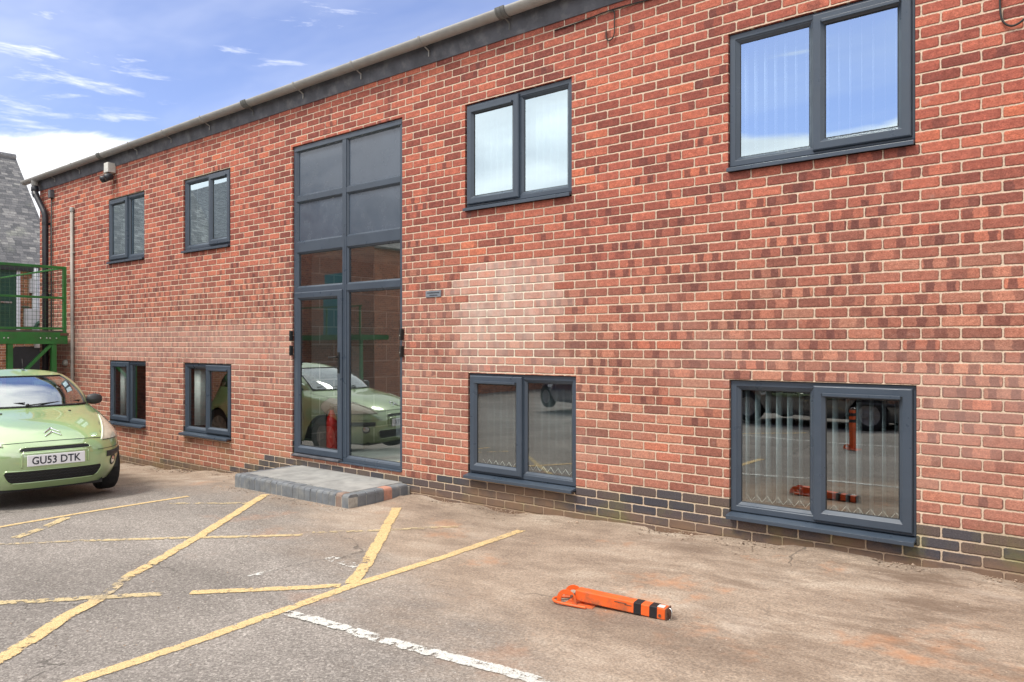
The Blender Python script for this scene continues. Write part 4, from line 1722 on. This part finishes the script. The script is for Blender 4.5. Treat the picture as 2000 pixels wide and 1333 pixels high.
# ---------------- loose grit along the wall
def grit():
    rng = random.Random(21)
    m = MB()
    def stone(x, y, r):
        z = G(x) + r * .25
        i = len(m.v)
        n = 5
        top = (x + rng.uniform(-.2, .2) * r, y, z + r * rng.uniform(.5, .9))
        ringp = [(x + r * rng.uniform(.7, 1.2) * cos(2 * pi * k / n + .3), y + r * rng.uniform(.7, 1.2) * sin(2 * pi * k / n + .3), z + r * rng.uniform(-.2, .2)) for k in range(n)]
        m.v += ringp + [top, (x, y, z - r)]
        for k in range(n):
            k2 = (k + 1) % n
            m.f.append((i + k, i + k2, i + n))
            m.f.append((i + k2, i + k, i + n + 1))
    for _ in range(2600):
        x = rng.uniform(-15, 1)
        if -8.05 < x < -5.7:
            y = -.83 - abs(rng.gauss(0, .10))
        else:
            y = -.01 - abs(rng.gauss(0, .10))
        r = rng.choice([.003, .004, .005, .006, .008]) * rng.uniform(.7, 1.3)
        if rng.random() < .012: r = .016
        stone(x, y, r)
    for _ in range(900):
        x = rng.uniform(-7, 1)
        y = -rng.uniform(.1, 4.2)
        if rng.random() > .4 + .6 * (x + 7) / 8: continue
        if -8.05 < x < -5.7 and y > -.83: continue
        stone(x, y, rng.choice([.0025, .003, .004, .006]) * rng.uniform(.7, 1.2))
    tag(m.build('gravel', M['stone'], None), 'loose grit and crumbs of mortar scattered along the foot of the wall', 'gravel', kind='stuff')


grit()

# ---------------- small hatchback
def car_mats(nm, base, flake):
    m = D.materials.new(nm)
    m.use_nodes = True
    n = NT(m.node_tree)
    b = m.node_tree.nodes['Principled BSDF']
    o = n.obj()
    dust = n.ss(n.noise(o, 3.5, 5, .6), .45, .75, 0, .18)
    c = n.mix(dust, base, (.36, .33, .27))
    n.put(b.inputs['Base Color'], c)
    b.inputs['Metallic'].default_value = flake
    n.put(b.inputs['Roughness'], n.ss(n.noise(o, 6, 3), .3, .7, .28, .36))
    b.inputs['Coat Weight'].default_value = 1.0
    b.inputs['Coat Roughness'].default_value = .03
    b.inputs['Coat IOR'].default_value = 2.4
    return m


M['paint_green'] = car_mats('pale_green_car_paint', (.33, .49, .21), .10)
M['paint_blue'] = car_mats('dark_blue_car_paint', (.02, .035, .10), .3)
M['paint_dark'] = car_mats('black_car_paint', (.015, .016, .018), .2)
M['rubber'] = pmat('tyre_rubber', (.016, .016, .017), .8, vary=.3, vscale=20, bump=.002, bscale=40)
M['trim'] = pmat('black_bumper_trim', (.030, .032, .036), .45)
M['grille'] = pmat('grille_black', (.010, .011, .012), .5)
M['lamp_cover'] = pmat('cloudy_headlight_cover', (.60, .57, .45), .12, spec=.7, coat=.8, vary=.12, vscale=9)
M['lamp_rim'] = pmat('pale_lamp_rim', (.72, .78, .60), .25, coat=.6)
M['chrome'] = pmat('bright_chrome', (.75, .77, .78), .12, metal=1)
M['plate_white'] = pmat('white_number_plate', (.78, .78, .80), .35)
M['seat'] = pmat('grey_seat_cloth', (.055, .07, .065), .9)
M['dash'] = pmat('dashboard_plastic', (.05, .085, .07), .6)
M['visor'] = pmat('pale_sun_visor', (.45, .55, .50), .7)

CZ = np.array([.20, .30, .42, .55, .66, .74, .82, .90, .97, 1.01, 1.10, 1.20, 1.30, 1.37, 1.42, 1.455, 1.475])
CXF = np.array([.16, .06, .015, .00, .045, .14, .30, .55, .90, 1.03, 1.16, 1.32, 1.52, 1.70, 1.86, 1.98, 2.05])
CXR = np.array([3.72, 3.80, 3.84, 3.85, 3.84, 3.82, 3.80, 3.78, 3.75, 3.73, 3.68, 3.61, 3.52, 3.42, 3.28, 3.0, 2.3])
CW = np.array([.77, .81, .83, .835, .83, .82, .80, .77, .735, .715, .70, .66, .61, .555, .47, .33, .10])
CN = np.array([3.6, 3.6, 3.6, 3.6, 3.5, 3.3, 3.1, 3.1, 3.2, 3.3, 3.6, 3.8, 3.8, 3.8, 3.4, 3.0, 2.5])
CXC = 2.12


def smooth_interp(z, xp, fp):
    # piecewise cubic (Catmull-Rom, non-uniform safe)
    i = int(np.clip(np.searchsorted(xp, z) - 1, 0, len(xp) - 2))
    h = xp[i + 1] - xp[i]
    t = (z - xp[i]) / h
    def slope(k):
        if k == 0: return (fp[1] - fp[0]) / (xp[1] - xp[0])
        if k == len(xp) - 1: return (fp[-1] - fp[-2]) / (xp[-1] - xp[-2])
        a = (fp[k] - fp[k - 1]) / (xp[k] - xp[k - 1])
        b = (fp[k + 1] - fp[k]) / (xp[k + 1] - xp[k])
        return 0 if a * b < 0 else 2 * a * b / (a + b + 1e-12)
    m0, m1 = slope(i) * h, slope(i + 1) * h
    return (2 * t ** 3 - 3 * t ** 2 + 1) * fp[i] + (t ** 3 - 2 * t ** 2 + t) * m0 + (-2 * t ** 3 + 3 * t ** 2) * fp[i + 1] + (t ** 3 - t ** 2) * m1


def cs(al, z, off=0.0):
    """car surface: al = angle from the nose (degrees, + to the car's left), z height. local frame: +x forward from the nose at 0, +y left"""
    xf = smooth_interp(z, CZ, CXF)
    xr = smooth_interp(z, CZ, CXR)
    wd = smooth_interp(z, CZ, CW) + off
    nn = smooth_interp(z, CZ, CN)
    a = radians(al)
    ca, sa = cos(a), sin(a)
    r = (abs(ca) ** nn + abs(sa) ** nn) ** (-1 / nn)
    xc = CXC if z < 1.47 else CXC
    L = (xc - xf + off) if ca > 0 else (xr - xc + off)
    zw = z if z < .7 else .7 + (z - .7) * .87
    return Vector((-(xc - L * r * ca), wd * r * sa, zw))


def csn(al, z, off):
    """point pushed out along the surface normal"""
    p = cs(al, z)
    d1 = cs(al + .5, z) - cs(al - .5, z)
    d2 = cs(al, min(z + .01, 1.474)) - cs(al, z - .01)
    n = d1.cross(d2)
    if n.length < 1e-9: return p
    n.normalize()
    if n.dot(Vector((p.x + 2.0, p.y, p.z - .7))) < 0: n = -n
    return p + n * off


def al_at_y(y, z):
    lo, hi = 0, 90
    for _ in range(30):
        mid = (lo + hi) / 2
        if cs(mid, z).y < abs(y): lo = mid
        else: hi = mid
    return lo if y >= 0 else -lo


def build_car(name, loc, ang, label, paint, full):
    t = empty(name, (loc[0], loc[1], loc[2]), label, 'car', 'parked hatchback cars')
    t.rotation_euler = (0, 0, ang)

    def put(mb, nm, mat, parent=t, **k):
        o = mb.build(nm, mat, None, **k)
        o.parent = parent
        return o
    WF, WR, WRAD = .80, 3.25, .345
    dz = [.20, .24, .28, .32, .36, .40, .44, .48, .52, .56, .60, .64, .68, .70, .72, .74, .76, .78, .80, .82, .84, .86, .88, .90, .92, .94, .96, .98, 1.00, 1.01]
    als = [i * 2.0 for i in range(-90, 91)]
    P = []
    for al in als:
        col = []
        x0 = -cs(al, .45).x
        zb = .20
        if abs(cs(al, .45).y) > .60:
            for wx in (WF, WR):
                d = abs(x0 - wx)
                if d < WRAD: zb = max(zb, .29 + sqrt(WRAD ** 2 - d * d) )
        for z in dz:
            zz = z
            if zb > .2:
                zz = zb + (z - .2) * (1.01 - zb) / (.81)
            col.append(cs(al, zz))
        P.append(col)
    b = MB()
    b.grid(P[:-1] + [P[-1]])
    # roof above the glass
    rz = [1.385, 1.40, 1.42, 1.44, 1.455, 1.465, 1.475]
    b.grid([[cs(al, z) for z in rz] for al in als])
    cap = [cs(al, 1.475) for al in als]
    b.poly(cap)
    # pillars
    gz = [1.01, 1.05, 1.10, 1.15, 1.20, 1.25, 1.30, 1.35, 1.385]
    pill = [(45, 53), (96, 102), (138, 150)]
    for a0, a1 in pill:
        for s in (1, -1):
            b.grid([[cs(s * (a0 + (a1 - a0) * k / 5), z) for z in gz] for k in range(6)])
    # floor
    b.poly([cs(al, .21) for al in als if abs(abs(al) - 62) > 12 and abs(abs(al) - 118) > 12])
    body = put(b, 'body', paint)
    # glazing
    def patch(nm, a0, a1, z0, z1, mat, off=.0, parent=t, na=24, nz=8):
        m = MB()
        m.grid([[csn(a0 + (a1 - a0) * i / na, z0 + (z1 - z0) * j / nz, off) for j in range(nz + 1)] for i in range(na + 1)])
        return put(m, nm, mat, parent)
    patch('windscreen', -45.2, 45.2, 1.012, 1.386, M['carglass'])
    patch('rear_window', 150, 210, 1.012, 1.386, M['carglass'])
    for s in (1, -1):
        patch('side_window', s * 53, s * 96, 1.012, 1.386, M['carglass'])
        patch('side_window', s * 102, s * 138, 1.012, 1.386, M['carglass'])
    # windscreen seal
    m = MB()
    line = [csn(-45, z, .003) for z in gz] + [csn(a, 1.383, .003) for a in range(-42, 43, 6)] + [csn(45, z, .003) for z in reversed(gz)]
    m.tube(line, .0085, 6)
    m.tube([csn(a, 1.012, .004) for a in range(-46, 47, 4)], .014, 6)
    put(m, 'windscreen_seal', M['grille'])
    # bonnet shut line and body seams
    def seam(pts, r=.0035, nm='seam', mat=None):
        m = MB()
        m.tube([csn(a, z, .0005) for a, z in pts], r, 5)
        return put(m, nm, mat or M['grille'], body)
    yb_ = [(-.56 + 1.12 * k / 20) for k in range(21)]
    front = [(al_at_y(y, .685 - .02 * (abs(y) / .56) ** 3), .685 - .02 * (abs(y) / .56) ** 3) for y in yb_]
    seam(front)
    for s in (1, -1):
        seam([(s * al_at_y(.47, .658), .658), (s * al_at_y(.47, .73), .73), (s * al_at_y(.53, .82), .82), (s * al_at_y(.62, .89), .89), (s * al_at_y(.655, .96), .96), (s * 43, 1.005)])
    for s in (1, -1):
        seam([(s * 66, z) for z in (.55, .65, .75, .85, .95, 1.0)])
        seam([(s * 98, z) for z in (.25, .45, .65, .85, .95, 1.0)])
    # headlights
    for s in (1, -1):
        m = MB()
        rows = []
        N = 14
        for j in range(N + 1):
            f = j / N
            z = .650 + .235 * f
            ya = .450 + .165 * f ** 1.1
            aa = al_at_y(ya, z)
            # outer edge runs back along the wing
            ab_ = al_at_y(.535 + .095 * f, z) + (20.0 * (1 - f ** 2.4) + .6)
            rows.append([csn(s * (aa + (ab_ - aa) * i / 10), z - .012 * (1 - f) * (i / 10), .009 * sin(pi * min(.97, max(.03, i / 10))) + .003) for i in range(11)])
        m.grid(rows)
        hl = put(m, 'headlight', M['lamp_cover'])
        m = MB()
        m.tube([r[0] for r in rows], .010, 6)
        put(m, 'headlight_rim', M['lamp_rim'], hl)
        m = MB()
        m.tube([r[-1] for r in rows] + [], .003, 5)
        m.tube(rows[0], .003, 5)
        put(m, 'headlight_seal', M['grille'], hl)
    # black rubbing strips on the bumper corners
    for s in (1, -1):
        m = MB()
        rows = []
        a0, a1 = al_at_y(.50, .49), 60
        for i in range(17):
            a = a0 + (a1 - a0) * i / 16
            rows.append([csn(s * a, .465 + .062 * j / 4, (.004 if j in (0, 4) else .016) * (1 if 0 < i < 16 else .2)) for j in range(5)])
        m.grid(rows)
        put(m, 'bumper_strip', M['trim'])
    # grilles: dark recess with mesh bars
    def grille(z0, z1, hw0, hw1, nm):
        m = MB()
        rows = []
        for j in range(7):
            f = j / 6
            z = z0 + (z1 - z0) * f
            hw = hw0 + (hw1 - hw0) * f - .03 * (abs(2 * f - 1) ** 4)
            rows.append([csn(al_at_y(-hw + 2 * hw * i / 24, z), z, .0025) for i in range(25)])
        m.grid(rows)
        g = put(m, nm, M['grille'])
        m = MB()
        k = max(2, int((z1 - z0) / .03))
        for q in range(1, k):
            f = q / k
            z = z0 + (z1 - z0) * f
            hw = hw0 + (hw1 - hw0) * f - .02
            ys = [-hw + 2 * hw * i / 44 for i in range(45)]
            m.tube([csn(al_at_y(y, z), z + .005 * (1 if i % 2 else -1), .006) for i, y in enumerate(ys)], .0022, 4)
        put(m, 'grille_mesh', M['trim'], g)
        m = MB()
        edge = [r[0] for r in rows] + rows[-1] + [r[-1] for r in reversed(rows)] + list(reversed(rows[0]))
        m.tube(edge + [edge[0]], .007, 6)
        put(m, 'grille_lip', paint, g)
    grille(.590, .636, .33, .30, 'upper_grille')
    grille(.275, .405, .40, .46, 'lower_grille')
    # fog lamps
    for s in (1, -1):
        a = al_at_y(.59, .415)
        c = csn(s * a, .415, .002)
        nrm = (csn(s * a, .415, .05) - c).normalized()
        m = MB()
        m.lathe([(.058, -.004), (.054, .004), (.044, .002), (.040, -.006)], c, nrm, 20)
        fg = put(m, 'fog_lamp', M['grille'])
        m = MB()
        m.lathe([(.044, .001), (.036, .006), (.020, .010), (.001, .011)], c, nrm, 20)
        put(m, 'lens', M['chrome'], fg)
    # swage shelf line on the bumper
    seam([(al_at_y(y, .560), .560) for y in [(.40 + .38 * k / 12) for k in range(13)]], .003, 'bumper_seam')
    # wheels
    for wx in (WF, WR):
        for s in (1, -1):
            c = (-wx, s * .672, .305)
            m = MB()
            m.lathe([(.19, -.085), (.285, -.088), (.300, -.075), (.305, -.05), (.305, .05), (.300, .075), (.285, .088), (.19, .085)], c, (0, s, 0), 40)
            for k in range(40):
                pass
            wh = put(m, 'wheel', M['rubber'])
            m = MB()
            m.lathe([(.20, -.07), (.20, .080), (.185, .083), (.180, .05), (.06, .045), (.05, .060), (.001, .062)], c, (0, s, 0), 30)
            put(m, 'rim', M['gutter'], wh)
            m = MB()
            for k in range(7):
                a = 2 * pi * k / 7
                m.bar((c[0] + .04 * cos(a), c[1] + s * .066, c[2] + .04 * sin(a)), (c[0] + .18 * cos(a), c[1] + s * .078, c[2] + .18 * sin(a)), .032, .014, (0, 1, 0))
            put(m, 'wheel_spokes', M['gutter'], wh, bevel=.003)
    # arch liners
    for wx in (WF, WR):
        for s in (1, -1):
            m = MB()
            for (r_) in (.343,):
                arc = [(-wx + r_ * cos(q), .29 + r_ * sin(q)) for q in [pi * k / 16 for k in range(17)]]
                m.grid([[(x, s * .745, z) if abs(x + wx) < .30 else (x, s * .72, z), (x, s * .50, z)] for x, z in arc])
                m.poly([(x, s * .50, z) for x, z in arc])
            put(m, 'arch_liner', M['grille'])
    m = MB()
    m.box(-3.6, -.25, -.50, .50, .17, .23)
    put(m, 'underbody', M['grille'])
    # mirrors
    for s in (1, -1):
        base = cs(s * 55, 1.02)
        m = MB()
        c = base + Vector((-.02, s * .085, .030))
        rows = []
        for i in range(13):
            th = pi * i / 12
            rows.append([(c.x + .055 * cos(2 * pi * j / 16) * sin(th) - .0, c.y + s * .090 * -cos(th), c.z + .066 * sin(2 * pi * j / 16) * sin(th) ** .7) for j in range(17)])
        m.grid(rows)
        m.bar(base + Vector((.01, -s * .02, -.005)), c + Vector((0, -s * .05, -.03)), .05, .03)
        put(m, 'door_mirror', M['trim'])
    # wipers
    for a0, b0 in (((-.05, 1.0), (.52, 1.035)), ((-.60, 1.0), (-.06, 1.035))):
        m = MB()
        A = csn(al_at_y(a0[0], 1.015), 1.015, .022)
        B = csn(al_at_y(b0[0], 1.055), 1.055, .012)
        m.tube([A, A.lerp(B, .5) + Vector((.01, 0, .006)), B], .007, 6)
        m.tube([A + Vector((.01, 0, -.01)), A + Vector((-.0, 0, .012))], .018, 8)
        put(m, 'wiper', M['grille'])
    # washer jets
    for y in (-.33, .33):
        m = MB()
        c = csn(al_at_y(y, .955), .955, .003)
        m.lathe([(.014, -.004), (.012, .007), (.001, .009)], c, (0, 0, 1), 10)
        put(m, 'washer_jet', M['grille'])
    # cabin
    m = MB()
    m.prism([(-1.08, .88), (-1.22, .93), (-1.55, .94), (-1.62, .88), (-1.62, .6), (-1.02, .6)], 'y', -.64, .64)
    put(m, 'dashboard', M['dash'], bevel=.02)
    for s in (1, -1):
        m = MB()
        m.prism([(-2.00, .35), (-2.45, .33), (-2.62, .98), (-2.50, 1.0), (-2.36, .52), (-2.0, .50)], 'y', s * .36 - .24, s * .36 + .24)
        m.box(-2.64, -2.54, s * .36 - .12, s * .36 + .12, 1.0, 1.16)
        put(m, 'seat', M['seat'], bevel=.03)
        m = MB()
        m.box(-1.86, -1.74, s * .33 - .17, s * .33 + .17, 1.185, 1.245)
        put(m, 'sun_visor', M['visor'], bevel=.012)
    m = MB()
    m.lathe([(.175, -.012), (.19, 0), (.175, .012), (.165, 0), (.175, -.012)], (-1.78, -.35, .93), (-.9, 0, .45), 24)
    put(m, 'steering_wheel', M['grille'])
    m = MB()
    m.lathe([(.001, -.1), (.05, -.09), (.055, .0), (.05, .09), (.001, .1)], (-1.74, 0, 1.17), (0, 1, 0), 10)
    put(m, 'rear_view_mirror', M['grille'])
    m = MB()
    m.tube([(-2.0, .1, 1.375), (-2.06, .1, 1.50)], .004, 5)
    m.lathe([(.02, 0), (.016, .012), (.001, .014)], (-2.0, .1, 1.370), (0, 0, 1), 10)
    put(m, 'aerial', M['grille'])
    for s in (1, -1):
        patch('tail_light', s * 148, s * 157, .70, .98, M['red'], .006, na=6)
    m = MB()
    for s in (1, -1):
        a = csn(s * 86, .80, .02)
        b2 = csn(s * 91, .80, .02)
        m = MB()
        m.tube([a, b2], .012, 8)
        put(m, 'door_handle', paint)
    if full:
        # number plate with raised surround
        zc = .505
        px_ = cs(0, zc).x + .022
        m = MB()
        m.box(px_ - .02, px_, -.26, .26, zc - .0555, zc + .0555)
        pl = put(m, 'number_plate', M['plate_white'], bevel=.004)
        cu = D.curves.new('registration', 'FONT')
        cu.body = 'GU53 DTK'
        cu.size = .1
        cu.offset = .0016
        cu.extrude = .0008
        cu.resolution_u = 3
        to = D.objects.new('tmp', cu)
        COL.objects.link(to)
        bpy.context.view_layer.update()
        me = D.meshes.new_from_object(to.evaluated_get(bpy.context.evaluated_depsgraph_get()))
        D.objects.remove(to)
        co = np.empty(len(me.vertices) * 3)
        me.vertices.foreach_get('co', co)
        co = co.reshape(-1, 3)
        mnx, mxx = co[:, 0].min(), co[:, 0].max()
        mny, mxy = co[:, 1].min(), co[:, 1].max()
        nc = co.copy()
        # lettering reads from the front: its right is the car's left (+y)
        nc[:, 1] = (co[:, 0] - mnx) / (mxx - mnx) * .44 - .22
        nc[:, 2] = (co[:, 1] - mny) / (mxy - mny) * .078 - .039 + zc
        nc[:, 0] = px_ + .0012 + co[:, 2]
        me.vertices.foreach_set('co', nc.ravel())
        me.materials.clear()
        me.materials.append(M['ink'])
        me.name = 'registration'
        ro = D.objects.new('registration', me)
        COL.objects.link(ro)
        ro.parent = pl
        # plate recess surround
        m = MB()
        e = [(-.30, .438), (-.30, .575), (.30, .575), (.30, .438)]
        path = []
        for (y, z), (y2, z2) in zip(e, e[1:]):
            for k in range(10):
                f = k / 10
                path.append(csn(al_at_y(y + (y2 - y) * f, z + (z2 - z) * f), z + (z2 - z) * f, .004))
        m.tube(path, .012, 8)
        put(m, 'plate_surround', paint)
        # double chevron badge
        m = MB()
        for z0 in (.742, .775):
            for s in (1, -1):
                pts = []
                for k in range(7):
                    f = k / 6
                    y = s * .075 * f
                    z = z0 + .030 * (1 - f) - .012 * f
                    pts.append(csn(al_at_y(y, z), z, .006))
                m.tube(pts, [.009 - .004 * k / 6 for k in range(7)], 6)
        put(m, 'badge', M['chrome'])
    return t


car_h = -radians(7.2)
CARG = -1.68
build_car('parked_car', (-8.50, -2.36, CARG), car_h, 'pale green small hatchback parked beside the brick building', M['paint_green'], True)


def copy_car(src, loc, ang, label, paint):
    r = src.copy()
    COL.objects.link(r)
    r.location = loc
    r.rotation_euler = (0, 0, ang)
    r['label'] = label
    def rec(s, par):
        for ch in list(s.children):
            if ch.name.split('.')[0] in ('number_plate', 'badge', 'plate_surround'):
                continue
            c = ch.copy()
            COL.objects.link(c)
            c.parent = par
            if c.material_slots and c.material_slots[0].material == M['paint_green']:
                c.material_slots[0].link = 'OBJECT'
                c.material_slots[0].material = paint
            rec(ch, c)
    rec(src, r)
    return r


src_car = D.objects['parked_car']
copy_car(src_car, (-2.4, -9.2, G(-4)), radians(12), 'black hatchback parked across the yard, mirrored in the lower right window', M['paint_dark'])
copy_car(src_car, (-9.2, -11.2, G(-10)), radians(20), 'dark blue hatchback parked across the yard, mirrored in the lower middle window', M['paint_blue'])

# ------------------------------------------------------------------ lift the whole place so the yard lies near z = 0
for o in list(COL.objects):
    if o.parent is None:
        o.location.z += H
